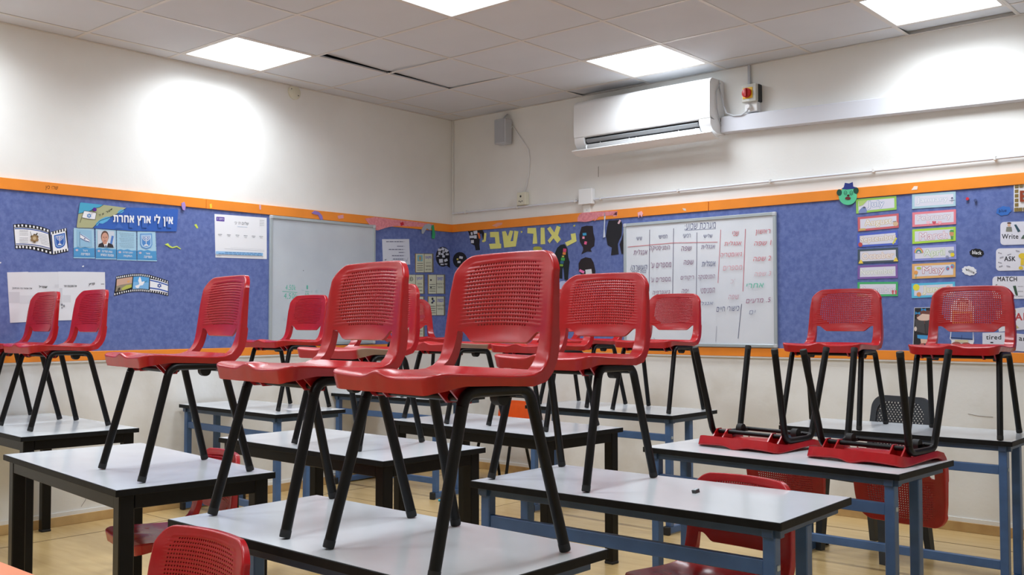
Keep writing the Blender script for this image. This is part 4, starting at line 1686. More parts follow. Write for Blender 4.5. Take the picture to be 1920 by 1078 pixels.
TT = [('שישי', 187, 258, 42, 24, IK), ('חמישי', 358, 245, 62, 26, IK), ('רביעי', 530, 238, 54, 26, IK), ('שלישי', 682, 238, 66, 28, IK), ('שני', 882, 222, 48, 34, IR), ('ראשון', 1080, 214, 105, 42, IR),
      ('אנגלית', 195, 355, 100, 40, IP), ('הומניסטיקה', 335, 332, 145, 40, IP), ('שפה', 527, 330, 76, 32, IP), ('אנגלית', 683, 315, 100, 36, C(120, 104, 140)), ('אנגלית', 862, 292, 125, 34, IR), ('1 שפה', 1078, 290, 125, 34, IR),
      ('העשרה/', 183, 465, 122, 38, IK), ('בנות מבשר', 182, 498, 108, 22, IK), ("מספרים ע'", 345, 447, 145, 42, IP), ('שפה', 543, 430, 72, 32, IP), ('אנגלית', 687, 438, 100, 44, IK), ('גיאומטריה', 850, 375, 155, 30, C(208, 120, 130)), ('2 שפה', 1073, 402, 128, 34, IR),
      ('שפה', 215, 562, 56, 30, IP), ("מספרים ע'", 342, 552, 142, 38, IP), ('ריקודים', 533, 545, 96, 34, IP), ('הומניסטיקה', 672, 540, 122, 40, IP), ('מספרים', 860, 470, 138, 34, C(214, 160, 168)), ('3 שפה', 1078, 512, 120, 32, FR),
      ('גיאוגרפיה', 345, 648, 125, 28, IP), ('יפה', 518, 638, 52, 28, IP), ('הומניסטי', 680, 634, 105, 38, IP), ("'כ", 862, 565, 36, 34, C(206, 186, 196)), ('אחרי', 1022, 598, 126, 32, IG),
      ('אנגלי', 672, 725, 96, 28, C(120, 124, 150)), ('שפה', 868, 680, 76, 30, C(196, 150, 164)), ('5. מדעים', 1046, 704, 178, 34, C(150, 90, 120)), ('כישורי חיים', 826, 766, 165, 34, IK), ('ים', 1003, 790, 48, 28, C(140, 146, 170)),
      ('כ׳', 285, 985, 28, 18, GREY), ('כיתה', 640, 868, 60, 14, C(206, 208, 216)), ('תור', 628, 988, 40, 16, C(206, 208, 216))]
for body, cx_, cy_, wd_, ht_, m_ in TT:
    if body[0].isdigit():
        k_ = body.split(' ')[0]
        body = heb(body.split(' ', 1)[1])+' '+k_[::-1] if '.' in k_ else heb(body.split(' ', 1)[1])+' '+k_
    else:
        body = heb(body)
    s.text(body, cx_, cy_, wd_, ht_, m_, -.05, 0, .18)
s.done()

wr = whiteboard('L', 'whiteboard', 'grey white whiteboard with a green fraction sum on the left wall', -1.838, -.868, 1.022, 1.934, M_WBG)
zz = (480, 380, 3.85)
s = BoardInk('L', wr, zz)
GI = C(92, 186, 166)
s.text('4.50k', 250, 612, 74, 40, GI, .02, 0, .15)
s.line([(190, 640), (298, 648)], 4, GI)
s.text('4,50k', 250, 676, 98, 46, GI, .02, 0, .1)
s.line([(328, 630), (345, 633)], 3, C(150, 180, 190))
s.text('1', 370, 610, 10, 28, GI, 0, 0)
s.line([(355, 640), (384, 643)], 3, GI)
s.text('10', 368, 666, 26, 30, GI, 0, 0, .1)
s.text('< 10 <', 435, 640, 84, 24, C(170, 200, 205), .02, 0, .1)
s.text('o', 208, 842, 12, 16, C(160, 180, 190), 0, 0)
s.disc(342, 490, 3, 3, INK, 8)
s.disc(195, 108, 4, 4, INK, 8)
s.done()

# --- small list and story cards near the corner
zz = (700, 430, 8.294)
s = Sheet('L', 'list_sheet', 'small white sheet with a bulleted list beside the grey whiteboard', 'sheet', zz)
s.sheet([(135, 153), (555, 150), (572, 548), (150, 555)], C(214, 219, 232))
for k, (x0, x1, y) in enumerate(((200, 470, 190), (370, 470, 262), (240, 470, 312), (395, 475, 358), (290, 475, 408), (305, 475, 460), (395, 480, 515))):
    s.scrib(x0, x1, y-6, 14, C(120, 124, 150), 0, 4, k)
    s.disc(488, y, 4, 4, INK, 8)
s.line([(180, 465), (190, 480), (202, 462)], 7, INK)
s.line([(505, 470), (520, 500), (540, 440)], 6, C(150, 156, 176))
s.done()
CREAM = C(206, 208, 184)
STORY = [((645, 375, 930, 672), ('מקום', 'היכן', 'הסיפור', 'מתרחש'), 'cream story card with a blue title, topmost of the group by the corner', 0),
         ((512, 702, 792, 1005), ('זמן', 'מתי', 'הסיפור', 'מתרחש'), 'cream story card with a spiral drawing, left in the second row', 1),
         ((842, 702, 1112, 1005), ('דמויות', 'מי הדמויות', 'בסיפור', ''), 'cream story card with two tiny figures, right in the second row', 2),
         ((512, 1040, 792, 1340), ('מבנה', 'מה', 'קרה', 'בסיפור'), 'cream story card half hidden by chairs, left in the third row', 1),
         ((842, 1040, 1112, 1340), ('הבעיה', 'מהי הבעיה', 'בסיפור', ''), 'cream story card with a dark curly drawing, right in the third row', 3),
         ((512, 1380, 792, 1690), ('פתרון', 'כיצד', 'נפתרה', 'הבעיה'), 'lowest cream story card, seen through a chair slot', 0)]
for (x0, y0, x1, y1), words, lab, kind in STORY:
    s = Sheet('L', 'story_card', lab, 'card', zz, 'story cards by the corner')
    s.sheet([(x0, y0), (x1, y0), (x1+4, y1-2), (x0+6, y1)], C(112, 104, 84), t=.003)
    xm = (x0+x1)/2+4
    s.rect(x0+18, y0+6, xm-4, y1-6, CREAM)
    s.rect(xm+4, y0+8, x1-16, y1-8, CREAM)
    s.rect(x0+8, y0+4, x0+18, y1-4, C(170, 136, 84))
    s.text(heb(words[0]), (xm+x1-10)/2, y0+66, 88, 46, C(88, 92, 190), 0, .015)
    for k, wd_ in enumerate(words[1:]):
        if wd_:
            s.text(heb(wd_), (xm+x1-10)/2, y0+146+k*52, 40+8*len(wd_), 24, C(86, 84, 76), 0, .008)
    cxm = (x0+18+xm)/2
    if kind == 0:
        s.rect(cxm-40, y0+26, cxm+38, y0+120, C(120, 176, 190))
        s.disc(cxm, y0+76, 16, 34, C(190, 150, 90), 10)
    elif kind == 1:
        s.line([(cxm-22, y0+66), (cxm-10, y0+38), (cxm+14, y0+46), (cxm+24, y0+76), (cxm+4, y0+100), (cxm-22, y0+92), (cxm-14, y0+66), (cxm+8, y0+72)], 9, C(96, 96, 90))
    elif kind == 2:
        s.disc(cxm-25, y0+86, 14, 16, C(70, 70, 66), 8)
        s.disc(cxm-25, y0+200, 14, 14, C(70, 70, 66), 8)
    else:
        s.disc(cxm, y0+40, 16, 22, C(56, 56, 60), 9)
        s.disc(cxm+16, y0+74, 20, 18, C(84, 92, 130), 9)
        s.disc(cxm-4, y0+100, 18, 16, C(66, 68, 76), 9)
    for k in range(4):
        s.scrib(cxm-45, cxm+48, y0+150+k*34, 10, C(110, 108, 98), 0, 3, k)
    s.done()


# --- black paper heads
def head(wall, zoom, pts, label, bits=(), col=(34, 34, 40)):
    s = Sheet(wall, 'paper_silhouette', label, 'silhouette', zoom, 'black paper silhouettes')
    s.sheet(pts, C(*col), t=.002, lift=.0008)
    for q, m_ in bits:
        s.poly(q, m_)
    s.done()


def rq(x, y, w_, h_, rot=0.0):
    c_, s_ = math.cos(rot), math.sin(rot)
    return [(x+c_*a-s_*b_, y+s_*a+c_*b_) for a, b_ in ((-w_/2, -h_/2), (w_/2, -h_/2), (w_/2, h_/2), (-w_/2, h_/2))]


LG = C(206, 210, 222)
zz = (700, 430, 8.294)
el = [(1080+108*math.cos(a*math.pi/12), 425+155*math.sin(a*math.pi/12)) for a in range(24)]
el[3] = (1190, 600)
el[2] = (1190, 590)
head('L', zz, el, 'black paper head full of pale cut pieces, beside the topmost story card',
     [(rq(1030, 318, 50, 36), LG), (rq(1082, 305, 44, 44, .3), LG), ([(1115, 290), (1175, 330), (1140, 362), (1110, 345)], LG), (rq(1028, 372, 36, 48), LG), (rq(1092, 352, 36, 24), LG), (rq(1074, 384, 38, 30), LG), (rq(1148, 388, 46, 28), LG),
      (rq(1092, 420, 40, 36, .1), LG), ([(980, 428), (1005, 402), (1028, 420)], LG), (rq(1053, 490, 60, 60, -.1), LG), (rq(1128, 480, 54, 38, -.4), LG), (rq(1070, 545, 50, 20), LG), (rq(1130, 540, 40, 18), LG)])
zz = (840, 360, 5.333)
head('R', zz, [(120+70*math.cos(a*math.pi/10), 680+80*math.sin(a*math.pi/10)) for a in range(20)], 'black paper head low in the corner, peeking out left of the nearest chair',
     [(rq(130, 655, 36, 24, .2), LG), (rq(95, 672, 16, 16), C(220, 206, 110)), (rq(110, 700, 30, 20), LG)])
zz = (860, 380, 9.6)
head('R', zz, [(160, 500), (172, 440), (215, 398), (290, 385), (345, 410), (372, 470), (420, 472), (455, 540), (462, 640), (452, 690), (435, 640), (415, 560), (385, 560), (380, 640), (372, 760), (385, 850), (310, 858), (290, 770), (225, 740), (203, 640), (192, 560)],
     'black paper head with a pony tail and an orange strip, overlapping the orange wood',
     [([(180, 480), (330, 432), (345, 465), (195, 512)], LG), (rq(235, 555, 34, 50, -.15), LG), (rq(303, 535, 70, 56, -.2), LG), (rq(235, 615, 80, 44, -.05), LG), (rq(300, 615, 46, 60), LG), (rq(247, 700, 52, 56), LG), ([(335, 545), (372, 540), (395, 640), (365, 650)], C(214, 110, 50))])
zz = (1020, 390, 6.341)
head('R', zz, [(108, 610), (130, 540), (158, 475), (200, 437), (245, 430), (278, 480), (290, 590), (305, 640), (292, 760), (285, 860), (245, 850), (236, 740), (230, 700), (218, 730), (218, 840), (120, 825), (152, 790), (152, 735), (113, 710), (120, 650)],
     'black paper head with long hair and a rainbow strip of pieces',
     [(rq(246, 502, 38, 40, .1), C(214, 74, 116)), (rq(240, 540, 36, 30, .1), C(222, 132, 66)), (rq(226, 575, 26, 18), C(190, 190, 80)), (rq(224, 608, 46, 34, .1), C(70, 160, 76)), (rq(214, 645, 40, 34, .1), C(50, 96, 130)), (rq(207, 680, 40, 24, .1), C(130, 170, 60))], (26, 34, 36))
head('R', zz, [(435, 270), (448, 225), (505, 210), (580, 213), (586, 290), (605, 370), (597, 452), (570, 468), (552, 490), (570, 520), (515, 515), (445, 548), (468, 500), (465, 468), (428, 400), (422, 320)],
     'black paper head with a torn neck and blue and pink squares', [(rq(482, 311, 44, 30, -.1), C(60, 160, 206)), (rq(469, 352, 26, 28), C(240, 160, 186)), (rq(494, 415, 30, 36, .2), C(230, 100, 150))], (40, 34, 40))
head('R', zz, [(440, 610), (495, 585), (560, 597), (590, 650), (612, 750), (608, 848), (462, 862), (452, 800), (415, 752), (413, 660)],
     'round black paper head with a white square above the middle right chair', [(rq(532, 770, 74, 82, -.12), C(214, 216, 224)), (rq(449, 753, 62, 30, .45), C(236, 120, 176))], (40, 32, 36))
head('R', zz, [(770, 150), (910, 140), (932, 190), (922, 330), (890, 390), (878, 430), (888, 548), (798, 562), (808, 470), (758, 440), (738, 330), (750, 230)],
     'large plain black paper head touching the left edge of the timetable board', [(rq(895, 165, 22, 50, .5), C(226, 186, 196))])
head('R', zz, [(925, 370), (952, 262), (990, 250), (990, 545), (922, 545), (900, 430)], 'black paper head half tucked behind the timetable board')
s = Sheet('R', 'paper_silhouette', 'small lavender paper shape with a white patch above a chair back', 'silhouette', zz)
s.sheet([(162, 950), (172, 905), (200, 872), (240, 865), (278, 885), (292, 930), (298, 1000), (165, 1000)], C(186, 190, 226))
s.rect(195, 950, 268, 1000, C(216, 218, 234))
s.done()
s = Sheet('R', 'paper_scrap', 'olive paper tip showing just above the nearest chair', 'paper scrap', (840, 360, 5.333))
s.sheet([(850, 560), (870, 545), (915, 545), (945, 562), (930, 600), (860, 600)], C(170, 168, 70))
s.done()

# --- yellow paper letters
YEL = C(222, 220, 128)
z1_, z2_ = (860, 380, 9.6), (1020, 390, 6.341)
LETTERS = [(z1_, [(465, 545), (500, 548), (490, 690), (455, 712), (425, 706), (425, 682), (452, 668)], 'narrow yellow paper letter behind the pony tail'),
           (z1_, [(568, 528), (722, 525), (742, 735), (766, 740), (766, 822), (572, 835), (550, 742), (666, 735), (656, 622), (570, 622)], 'yellow paper letter bet, second from the left'),
           (z1_, [(785, 520), (845, 510), (887, 612), (925, 500), (985, 510), (935, 696), (984, 690), (1005, 503), (1077, 516), (1030, 788), (822, 810)], 'yellow paper letter shin with three arms'),
           (z1_, [(1118, 518), (1140, 508), (1152, 528), (1130, 546)], 'tiny yellow paper speck between the letters'),
           (z1_, [(1242, 455), (1394, 453), (1416, 735), (1335, 742), (1350, 560), (1240, 550)], 'yellow paper letter resh shaped like a hook'),
           (z1_, [(1480, 450), (1546, 450), (1558, 746), (1478, 749)], 'plain upright yellow paper letter vav'),
           (z1_, [(1595, 470), (1650, 430), (1725, 540), (1770, 413), (1836, 440), (1790, 590), (1842, 662), (1780, 728), (1710, 640), (1640, 732), (1605, 682), (1680, 590)], 'yellow paper letter alef shaped like a cross'),
           (z2_, [(320, 308), (375, 298), (388, 395), (275, 455), (252, 410), (330, 375)], 'bent yellow paper letter nun, rightmost of the row')]
for zoom, pts, lab in LETTERS:
    s = Sheet('R', 'paper_letter', lab, 'paper letter', zoom, 'yellow paper letters')
    s.sheet(pts, YEL, t=.0025, lift=.001)

# --- crepe paper and scraps on the orange strips
PK = mat('pink_crepe', (232, 150, 158), .9, rgb2=(216, 128, 140), scale=60)


def scrap(wall, zoom, pts, label, material, cat='paper scrap', h=.0202, t=.0014, name='paper_scrap'):
    s = Sheet(wall, name, label, cat, zoom, h=h)
    s.sheet(pts, material, t=t)
    return s.base


scrap('R', z2_, [(398, 120), (425, 75), (460, 55), (700, 42), (872, 36), (868, 88), (790, 88), (700, 97), (650, 105), (612, 150), (600, 158), (605, 125), (560, 155), (490, 166), (400, 160)], 'torn pink crepe paper on the orange strip below the junction box', PK, 'crepe paper', name='crepe_strip')
scrap('L', (480, 380, 3.85), [(785, 115), (860, 103), (1000, 122), (1130, 135), (1280, 155), (1285, 178), (1130, 172), (1000, 168), (940, 180), (880, 200), (850, 196), (820, 160)], 'long torn pink crepe paper on the orange strip above the small list', PK, 'crepe paper', name='crepe_strip')
scrap('L', (480, 380, 3.85), [(400, 75), (420, 58), (450, 66), (475, 95), (480, 122), (462, 122), (445, 88), (420, 84)], 'purple ribbon curl on the orange strip above the grey whiteboard', C(146, 122, 196), 'ribbon', t=.006, name='ribbon')
scrap('L', (480, 380, 3.85), [(588, 95), (630, 86), (632, 112), (595, 116)], 'small pink paper scrap on the orange strip right of the purple curl', C(226, 160, 170))
scrap('L', (480, 380, 3.85), [(1195, 190), (1215, 160), (1250, 150), (1265, 170), (1255, 200), (1230, 185), (1205, 225), (1195, 222)], 'small torn grey and blue ribbon knot at the crepe paper end', C(168, 176, 186), 'ribbon', t=.005, name='ribbon')
scrap('L', (480, 380, 3.85), [(1262, 165), (1280, 160), (1292, 230), (1285, 262), (1268, 255), (1272, 210)], 'green ribbon hanging near the corner', C(54, 160, 106), 'ribbon', t=.005, name='ribbon')
scrap('L', (480, 380, 3.85), [(1040, 145), (1062, 138), (1068, 160), (1046, 168)], 'red dot of paper on the pink crepe strip', C(200, 44, 60), h=.0217)
scrap('L', (130, 370, 8.291), [(1740, 90), (1785, 70), (1805, 130), (1795, 200), (1760, 195), (1745, 150)], 'lilac paper tag hanging from the orange strip', C(170, 140, 206), t=.004)
scrap('L', (0, 320, 3.594), [(1412, 226), (1426, 222), (1428, 250), (1416, 256)], 'tiny yellow paper scrap on the orange strip', C(232, 206, 70))
scrap('L', (0, 320, 3.594), [(1746, 232), (1758, 230), (1758, 262), (1748, 262)], 'tiny pink paper scrap on the orange strip above the notice', C(214, 168, 190))
scrap('L', (130, 370, 8.291), [(1480, 735), (1530, 712), (1560, 750), (1600, 772), (1670, 755), (1735, 800), (1720, 806), (1668, 772), (1600, 790), (1560, 778), (1520, 750)], 'yellow green ribbon shred on the blue felt right of the cards', C(206, 224, 96), 'ribbon', h=BOARD, t=.003, name='ribbon')
scrap('L', (0, 320, 3.594), [(1308, 365), (1322, 358), (1336, 385), (1326, 390)], 'tiny yellow green shred above the longer one', C(200, 216, 90), 'ribbon', h=BOARD, name='ribbon')
scrap('L', (0, 320, 3.594), [(552, 642), (566, 638), (564, 648), (555, 650)], 'white paper bit below the flag card', C(226, 228, 234), h=BOARD)
scrap('R', z1_, [(598, 410), (640, 392), (700, 362), (790, 360), (780, 395), (700, 425), (680, 440)], 'faint pink smear of paper on the orange strip by the corner', C(228, 158, 140), t=.0006)
scrap('R', z2_, [(715, 62), (736, 62), (728, 140), (722, 240), (730, 345), (704, 352), (712, 240), (716, 150)], 'white string hanging beside the large black head', C(206, 216, 232), 'string', name='string')
scrap('R', z2_, [(345, 215), (360, 200), (375, 202), (362, 222)], 'small yellow and blue shred above the letter nun', C(214, 204, 70), h=BOARD)
scrap('R', z2_, [(165, 205), (195, 198), (200, 212), (172, 216)], 'small turquoise shred above the letter alef', C(70, 150, 196), h=BOARD)
scrap('R', (1150, 380, 3.8485), [(178, 72), (205, 62), (215, 80), (208, 105), (195, 85), (185, 110)], 'pink paper curl on the orange strip above the timetable board', C(236, 176, 184), t=.006)
scrap('R', (1150, 380, 3.8485), [(0, 78), (30, 65), (28, 95), (0, 100)], 'pink paper bit on the orange strip left of the curl', C(236, 168, 176))
scrap('R', (1150, 380, 3.8485), [(498, 40), (522, 42), (526, 60), (508, 56)], 'grey paper bit on the orange strip above the timetable title', C(214, 200, 190))
scrap('R', (1540, 320, 3.171), [(535, 115), (552, 92), (574, 92), (570, 112)], 'white paper bit on the orange strip above the month cards', C(240, 226, 216))
scrap('L', (0, 320, 3.594), [(0, 615), (8, 615), (6, 625), (0, 625)], 'tiny white paper bit at the left picture edge', C(220, 222, 230), h=BOARD)
# pencil scribble on the orange strip
s = Sheet('L', 'trim_writing', 'small black handwriting on the left orange strip', 'writing', (0, 320, 3.594), h=.0201)
s.sheet(rq(352, 122, 4, 3), K, t=.0003)
s.text(heb('שרי כץ'), 350, 118, 84, 30, C(60, 34, 16), .06, 0, .2)
s.done()

# --- push pins on the right board
for px_, py_, colr, lab in ((1815, 373, (206, 50, 70), 'red push pin in the felt right of the first month card'), (1830, 376, (70, 84, 130), 'dark push pin right of the red one')):
    b = MB()
    p = wall_pt('R', px_, py_, BOARD)
    b.tube([p, p+Vector((0, -.012, 0))], [.006, .009], C(*colr), 10)
    tag(b.build('push_pin', None, True), lab, 'push pin')

# --- month cards
za, zb = (1590, 350, 8.981), (1590, 460, 9.143)
MONTHS = [(za, 'July', [(135, 210), (815, 155), (820, 385), (140, 455)], (152, 200, 96), (122, 150, 190), 470, 300, 270, 130),
          (za, 'August', [(165, 515), (855, 450), (855, 690), (170, 755)], (204, 104, 110), (214, 190, 120), 510, 605, 450, 130),
          (za, 'September', [(160, 800), (835, 735), (840, 980), (160, 1020)], (84, 104, 196), (206, 186, 150), 505, 880, 590, 125),
          (zb, 'October', [(170, 70), (855, 35), (860, 285), (170, 315)], (74, 88, 100), (222, 182, 120), 515, 175, 540, 105),
          (zb, 'November', [(170, 350), (850, 320), (855, 560), (165, 580)], (128, 96, 166), (196, 208, 176), 505, 445, 580, 100),
          (zb, 'December', [(165, 630), (858, 625), (855, 870), (165, 880)], (76, 176, 112), (176, 168, 184), 515, 755, 590, 105),
          (za, 'January', [(1080, 130), (1815, 80), (1815, 325), (1080, 375)], (172, 204, 216), (176, 196, 212), 1420, 225, 520, 105),
          (za, 'February', [(1085, 435), (1820, 380), (1820, 630), (1085, 680)], (226, 132, 146), (196, 166, 178), 1450, 520, 560, 115),
          (za, 'March', [(1085, 720), (1815, 672), (1815, 910), (1085, 965)], (172, 214, 80), (206, 136, 150), 1440, 825, 470, 120),
          (zb, 'April', [(1105, 15), (1855, -20), (1860, 235), (1110, 270)], (142, 150, 214), (176, 208, 130), 1480, 135, 350, 135),
          (zb, 'May', [(1100, 320), (1845, 285), (1845, 540), (1100, 575)], (226, 176, 112), (186, 96, 112), 1465, 435, 370, 145),
          (zb, 'June', [(1090, 655), (1835, 622), (1840, 870), (1095, 905)], (92, 186, 222), (212, 212, 104), 1460, 765, 350, 140)]
for zoom, word, q, rim, ink, cx_, cy_, wd_, ht_ in MONTHS:
    s = Sheet('R', 'month_card', 'month card reading %s with a coloured border' % word, 'month card', zoom, 'month cards')
    s.sheet(q, C(*rim), t=.002, lift=.001)
    mx = .055
    my = .15
    uv = lambda u, v: lerp2(lerp2(q[0], q[1], u), lerp2(q[3], q[2], u), v)
    s.poly([uv(mx, my), uv(1-mx, my), uv(1-mx, 1-my), uv(mx, 1-my)], C(216, 215, 228))
    sl = (q[1][1]-q[0][1])/(q[1][0]-q[0][0])
    s.text(word, cx_, cy_, wd_, ht_, C(*ink), sl, .042)
    s.text(word, cx_, cy_, wd_, ht_, C(232, 230, 236), sl, .010)
    if word == 'April':
        for k, colr in enumerate(((214, 120, 110), (226, 190, 100), (110, 176, 130), (84, 110, 160), (228, 226, 236))):
            rr = 78-k*13
            s.poly([(1212+rr*math.cos(a_*math.pi/14), 130-rr*1.2*math.sin(a_*math.pi/14)) for a_ in range(15)], C(*colr))
        s.disc(1790, 160, 36, 34, C(226, 206, 60), 12)
        s.disc(1770, 105, 55, 22, C(150, 160, 170), 12)
        s.disc(1700, 195, 28, 22, C(150, 156, 186), 10)
    elif word == 'May':
        for sx_ in (-1, 1):
            s.disc(1748+sx_*42, 375-sx_*18, 34, 40, C(120, 160, 196), 10)
            s.disc(1748+sx_*34, 385-sx_*16, 18, 20, C(204, 96, 110), 10)
        s.disc(1215, 390, 42, 22, C(190, 206, 80), 10)
        s.disc(1165, 465, 34, 34, C(230, 160, 90), 10)
        s.line([(1165, 500), (1165, 570)], 8, C(90, 150, 90))
    elif word == 'June':
        s.disc(1170, 720, 56, 56, C(232, 222, 70))
        s.disc(1215, 840, 40, 40, C(216, 150, 100), 10)
        s.disc(1720, 730, 50, 40, C(222, 150, 130), 12)
    elif word == 'March':
        s.disc(1745, 790, 38, 46, C(206, 150, 110), 12)
        s.poly([(1705, 760), (1725, 725), (1775, 725), (1785, 765)], C(90, 160, 96))
        s.poly([(1725, 830), (1775, 830), (1770, 890), (1735, 890)], C(96, 150, 90))
    elif word == 'February':
        for x_, colr in ((1350, (238, 190, 204)), (1450, (208, 90, 106)), (1545, (238, 176, 190))):
            s.poly([(x_-36, 590), (x_-18, 575), (x_, 588), (x_+18, 575), (x_+36, 590), (x_+26, 615), (x_, 636), (x_-26, 615)], C(*colr))
    elif word == 'October':
        for x_, y_ in ((220, 270), (820, 232)):
            s.poly([(x_, y_-50), (x_+42, y_+42), (x_-42, y_+42)], C(232, 204, 84))
            s.poly([(x_, y_-50), (x_+14, y_-20), (x_-14, y_-20)], C(226, 226, 220))
    elif word == 'September':
        s.disc(208, 975, 36, 38, C(190, 84, 84), 12)
        s.poly([(805, 850), (830, 870), (760, 975), (745, 955)], C(212, 206, 90))
    elif word == 'December':
        for x_ in (770, 822):
            s.poly([(x_-20, 775), (x_, 765), (x_+18, 780), (x_+8, 840), (x_-12, 840)], C(206, 96, 104))
    elif word == 'August':
        s.disc(800, 625, 45, 40, C(214, 184, 150), 12)
        s.line([(755, 590), (810, 582)], 10, C(110, 96, 96))
        s.poly([(180, 745), (200, 705), (290, 700), (300, 735)], C(206, 176, 110))
    elif word == 'July':
        s.poly([(180, 450), (185, 400), (240, 345), (300, 350), (320, 400), (310, 440)], C(128, 144, 190))
        s.disc(272, 350, 24, 16, C(84, 90, 110), 8)
        s.poly([(180, 240), (330, 226), (250, 310), (185, 330)], C(176, 206, 120))
    elif word == 'January':
        s.line([(1750, 175), (1750, 260)], 8, C(120, 130, 150))
        s.line([(1705, 235), (1800, 225)], 7, C(120, 130, 150))
        s.poly([(1730, 200), (1752, 172), (1775, 196)], C(70, 74, 110))
    s.done()

# --- green craft face
zz = (1540, 320, 3.171)
s = Sheet('R', 'craft_face', 'green paper craft face with a dark blue hat on the orange strip', 'craft face', zz, h=.0202)
s.sheet([(158+54*math.cos(a_*math.pi/14), 152+52*math.sin(a_*math.pi/14)) for a_ in range(28)], C(92, 196, 150), t=.003)
for x_, y_ in ((107, 130), (206, 118)):
    s.disc(x_, y_, 16, 20, C(30, 74, 62), 12)
s.poly([(118, 108), (133, 98), (140, 72), (165, 76), (187, 67), (190, 94), (208, 100), (190, 108), (150, 112)], C(44, 58, 130))
for x_ in (143, 178):
    s.disc(x_, 132, 10, 13, C(34, 80, 66), 14)
    s.disc(x_, 132, 7, 10, C(92, 196, 150), 14)
    s.disc(x_, 133, 3, 4, K, 8)
s.disc(160, 147, 8, 6, C(70, 34, 30), 10)
s.disc(158, 164, 17, 9, C(110, 40, 44), 14)
s.done()

# --- word cards at the right edge
zc, zd = (1780, 330, 6.343), (1780, 490, 6.343)


def blob(cx_, cy_, rx, ry, bumps, amp, rot=0.0):
    out_ = []
    for k in range(48):
        a_ = 2*math.pi*k/48
        q_ = 1+amp*math.sin(bumps*a_)
        x_, y_ = rx*q_*math.cos(a_), ry*q_*math.sin(a_)
        out_.append((cx_+x_*math.cos(rot)-y_*math.sin(rot), cy_+x_*math.sin(rot)+y_*math.cos(rot)))
    return out_


s = Sheet('R', 'word_card', 'blue splash shaped word card reading blue', 'word card', zc, 'cloud word cards')
s.sheet(blob(648, 415, 88, 54, 7, .07, -.15), C(56, 110, 192), t=.002)
s.text('blue', 635, 412, 90, 36, C(30, 44, 80), -.1, .008, .1)
s.done()
s = Sheet('R', 'word_card', 'black cloud shaped word card reading black', 'word card', zc, 'cloud word cards')
s.sheet(blob(326, 914, 84, 50, 10, .05, .05), K, t=.002)
s.text('black', 326, 910, 108, 42, WHT, .08, .014, .1)
s.done()
s = Sheet('R', 'word_card', 'white cloud shaped word card reading white', 'word card', zd, 'cloud word cards')
s.sheet(blob(238, 112, 86, 54, 10, .06, .18), C(228, 229, 235), t=.002)
s.text('white', 245, 112, 104, 34, K, .42, .012, .1)
s.done()


def rounded(x0, y0, x1, y1, rr=38, sk=0.0):
    out_ = []
    for cx_, cy_, a0 in ((x0+rr, y0+rr, math.pi), (x1-rr, y0+rr, 1.5*math.pi), (x1-rr, y1-rr, 0), (x0+rr, y1-rr, .5*math.pi)):
        for k in range(7):
            a_ = a0+k*math.pi/12
            x_ = cx_+rr*math.cos(a_)
            out_.append((x_, cy_+rr*math.sin(a_)+sk*(x_-x0)))
    return out_


s = Sheet('R', 'word_card', 'white rounded card reading Write with a little figure', 'word card', zc, 'instruction cards')
s.sheet(rounded(608, 548, 1120, 822, 44, -.03), C(220, 220, 232), t=.002)
s.text('Write', 722, 718, 195, 56, C(46, 46, 52), -.01, .012)
s.disc(712, 560, 26, 12, C(84, 56, 50), 10)
s.disc(710, 585, 20, 18, C(214, 176, 150), 10)
s.poly([(680, 605), (740, 605), (748, 660), (672, 660)], C(130, 130, 120))
s.poly([(770, 580), (795, 575), (845, 655), (815, 668)], C(54, 84, 98))
s.poly([(850, 745), (880, 700), (940, 700), (920, 745)], C(84, 104, 92))
s.done()
s = Sheet('R', 'word_card', 'white rounded card reading ASK in capitals', 'word card', zc, 'instruction cards')
s.sheet(rounded(556, 862, 1120, 1128, 44, -.02), C(222, 222, 232), t=.002)
s.text('ASK', 720, 984, 132, 54, C(50, 50, 58), 0, .022)
for k, (x_, y_) in enumerate(((580, 905), (690, 935), (580, 1020), (590, 1075), (790, 880), (600, 968), (680, 1062))):
    s.scrib(x_, x_+45, y_, 12, C(150, 148, 160), -.3 if k % 2 else .25, 2, k)
s.disc(870, 950, 48, 34, C(226, 196, 60), 14)
s.poly([(850, 985), (885, 985), (885, 1060), (845, 1060)], C(226, 196, 60))
s.disc(850, 1092, 26, 20, C(226, 196, 60), 12)
s.done()
s = Sheet('R', 'word_card', 'white rounded card reading MATCH with a dark pencil', 'word card', zd, 'instruction cards')
s.sheet(rounded(514, 178, 1120, 448, 44, -.01), C(224, 224, 234), t=.002)
s.text('MATCH', 688, 210, 230, 52, C(56, 56, 62), 0, .022)
s.poly([(755, 292), (790, 288), (815, 395), (808, 415), (785, 395)], C(56, 84, 66))
for k in range(3):
    s.scrib(815, 880, 295+k*58, 6, GREY, 0, 2, k)
s.line([(715, 378), (800, 415)], 6, GREY)
s.text('e', 560, 284, 20, 24, C(96, 100, 84), 0, .01, .2)
s.done()
s = Sheet('R', 'word_card', 'tilted white card reading READ in red letters', 'word card', zd, 'instruction cards')
s.sheet([(560, 592), (1120, 512), (1120, 790), (590, 838)], C(220, 220, 230), t=.002)
s.text('READ', 800, 660, 330, 84, C(188, 70, 74), -.04, .02)
s.disc(762, 590, 30, 32, C(200, 140, 90), 12)
s.poly([(735, 610), (790, 605), (790, 640), (740, 645)], C(120, 176, 130))
s.poly([(740, 785), (790, 750), (830, 790), (760, 808)], C(190, 180, 130))
s.done()
s = Sheet('R', 'word_card', 'white card reading tired behind the rightmost chair', 'word card', zd)
s.sheet([(395, 850), (660, 842), (664, 1030), (395, 1040)], C(216, 218, 230), t=.002)
s.text('tired', 527, 902, 178, 54, K, 0, .012)
s.rect(488, 958, 522, 974, K)
s.done()
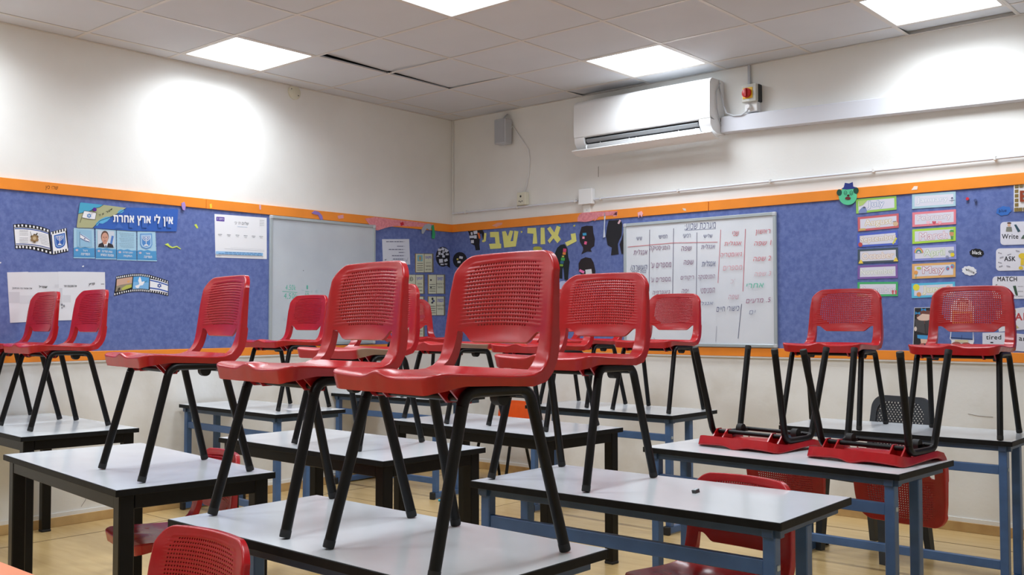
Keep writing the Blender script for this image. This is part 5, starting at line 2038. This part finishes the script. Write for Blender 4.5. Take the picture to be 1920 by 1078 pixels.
s = Sheet('R', 'word_card', 'white card beginning with an a at the right picture edge', 'word card', zd)
s.sheet([(800, 857), (1120, 890), (1100, 1090), (778, 1062)], C(214, 216, 228), t=.002)
s.text('an', 872, 926, 88, 40, K, .1, .012)
s.done()
s = Sheet('R', 'framed_sign', 'sign with a woven brown border and a big red letter E at the top right', 'sign', zc)
s.sheet([(768, 105), (1180, 75), (1180, 405), (768, 425)], C(226, 224, 226), t=.003)
for k in range(6):
    s.rect(778, 108+k*54, 822, 150+k*54, C(132, 112, 62), -3)
for k in range(8):
    s.rect(772+k*52, 380-k*2.5, 816+k*52, 422-k*2.5, C(132, 112, 62), -3)
    s.rect(780+k*52, 103-k*3.5, 824+k*52, 142-k*3.5, C(120, 104, 70), -3)
s.text('E', 890, 240, 92, 122, C(150, 66, 40), 0, .03)
s.done()

# --- girl with a book, boy cut-out
ze = (1690, 540, 7.7)
s = Sheet('R', 'picture_poster', 'dark poster of a girl behind a big book, partly hidden by a chair', 'poster', ze)
s.sheet([(188, 282), (525, 275), (520, 880), (165, 880)], C(206, 208, 214), t=.002)
s.poly([(194, 288), (516, 283), (512, 874), (172, 874)], C(46, 46, 50))
s.disc(350, 420, 130, 100, C(116, 74, 66))
s.poly([(222, 430), (300, 372), (400, 380), (470, 430), (400, 470), (260, 470)], C(224, 196, 180))
for sx_, x_, y_ in ((1, 320, 312), (-1, 235, 362)):
    s.poly([(x_-34, y_-24), (x_, y_-4), (x_+34, y_-20), (x_+38, y_+24), (x_, y_+8), (x_-36, y_+22)], C(60, 140, 196))
s.poly([(192, 450), (330, 478), (345, 660), (215, 625)], C(78, 76, 78))
s.poly([(340, 478), (480, 440), (490, 640), (352, 662)], C(70, 68, 70))
s.disc(205, 590, 20, 34, C(222, 206, 196), 12)
s.poly([(230, 675), (470, 690), (480, 735), (300, 740), (232, 722)], C(70, 150, 206))
s.poly([(275, 735), (385, 740), (380, 800), (285, 800)], C(222, 186, 164))
s.poly([(270, 800), (330, 795), (325, 840), (262, 840)], C(166, 90, 84))
s.done()
s = Sheet('R', 'cut_out', 'cut out figure in rolled jeans and brown shoes seen under the rightmost chair back', 'cut out', ze)
s.sheet([(700, 300), (760, 180), (900, 130), (1020, 190), (1060, 330), (1040, 640), (1052, 770), (1020, 860), (720, 850), (725, 760), (700, 730), (715, 620)], C(224, 224, 230), t=.002)
s.disc(890, 230, 90, 80, C(120, 76, 54))
s.disc(890, 260, 72, 62, C(228, 186, 150))
s.poly([(730, 330), (1030, 330), (1040, 500), (730, 520)], C(226, 150, 60))
s.poly([(760, 380), (1000, 370), (1000, 480), (765, 490)], C(206, 70, 54))
s.poly([(728, 520), (1032, 500), (1030, 750), (715, 735)], C(86, 112, 168))
s.line([(712, 715), (1030, 740)], 12, C(40, 52, 84))
s.line([(875, 680), (868, 745)], 6, C(40, 52, 84))
s.poly([(770, 745), (965, 750), (965, 790), (775, 785)], C(206, 196, 164))
s.disc(795, 812, 66, 38, C(156, 92, 86))
s.disc(935, 822, 66, 38, C(156, 92, 86))
s.done()
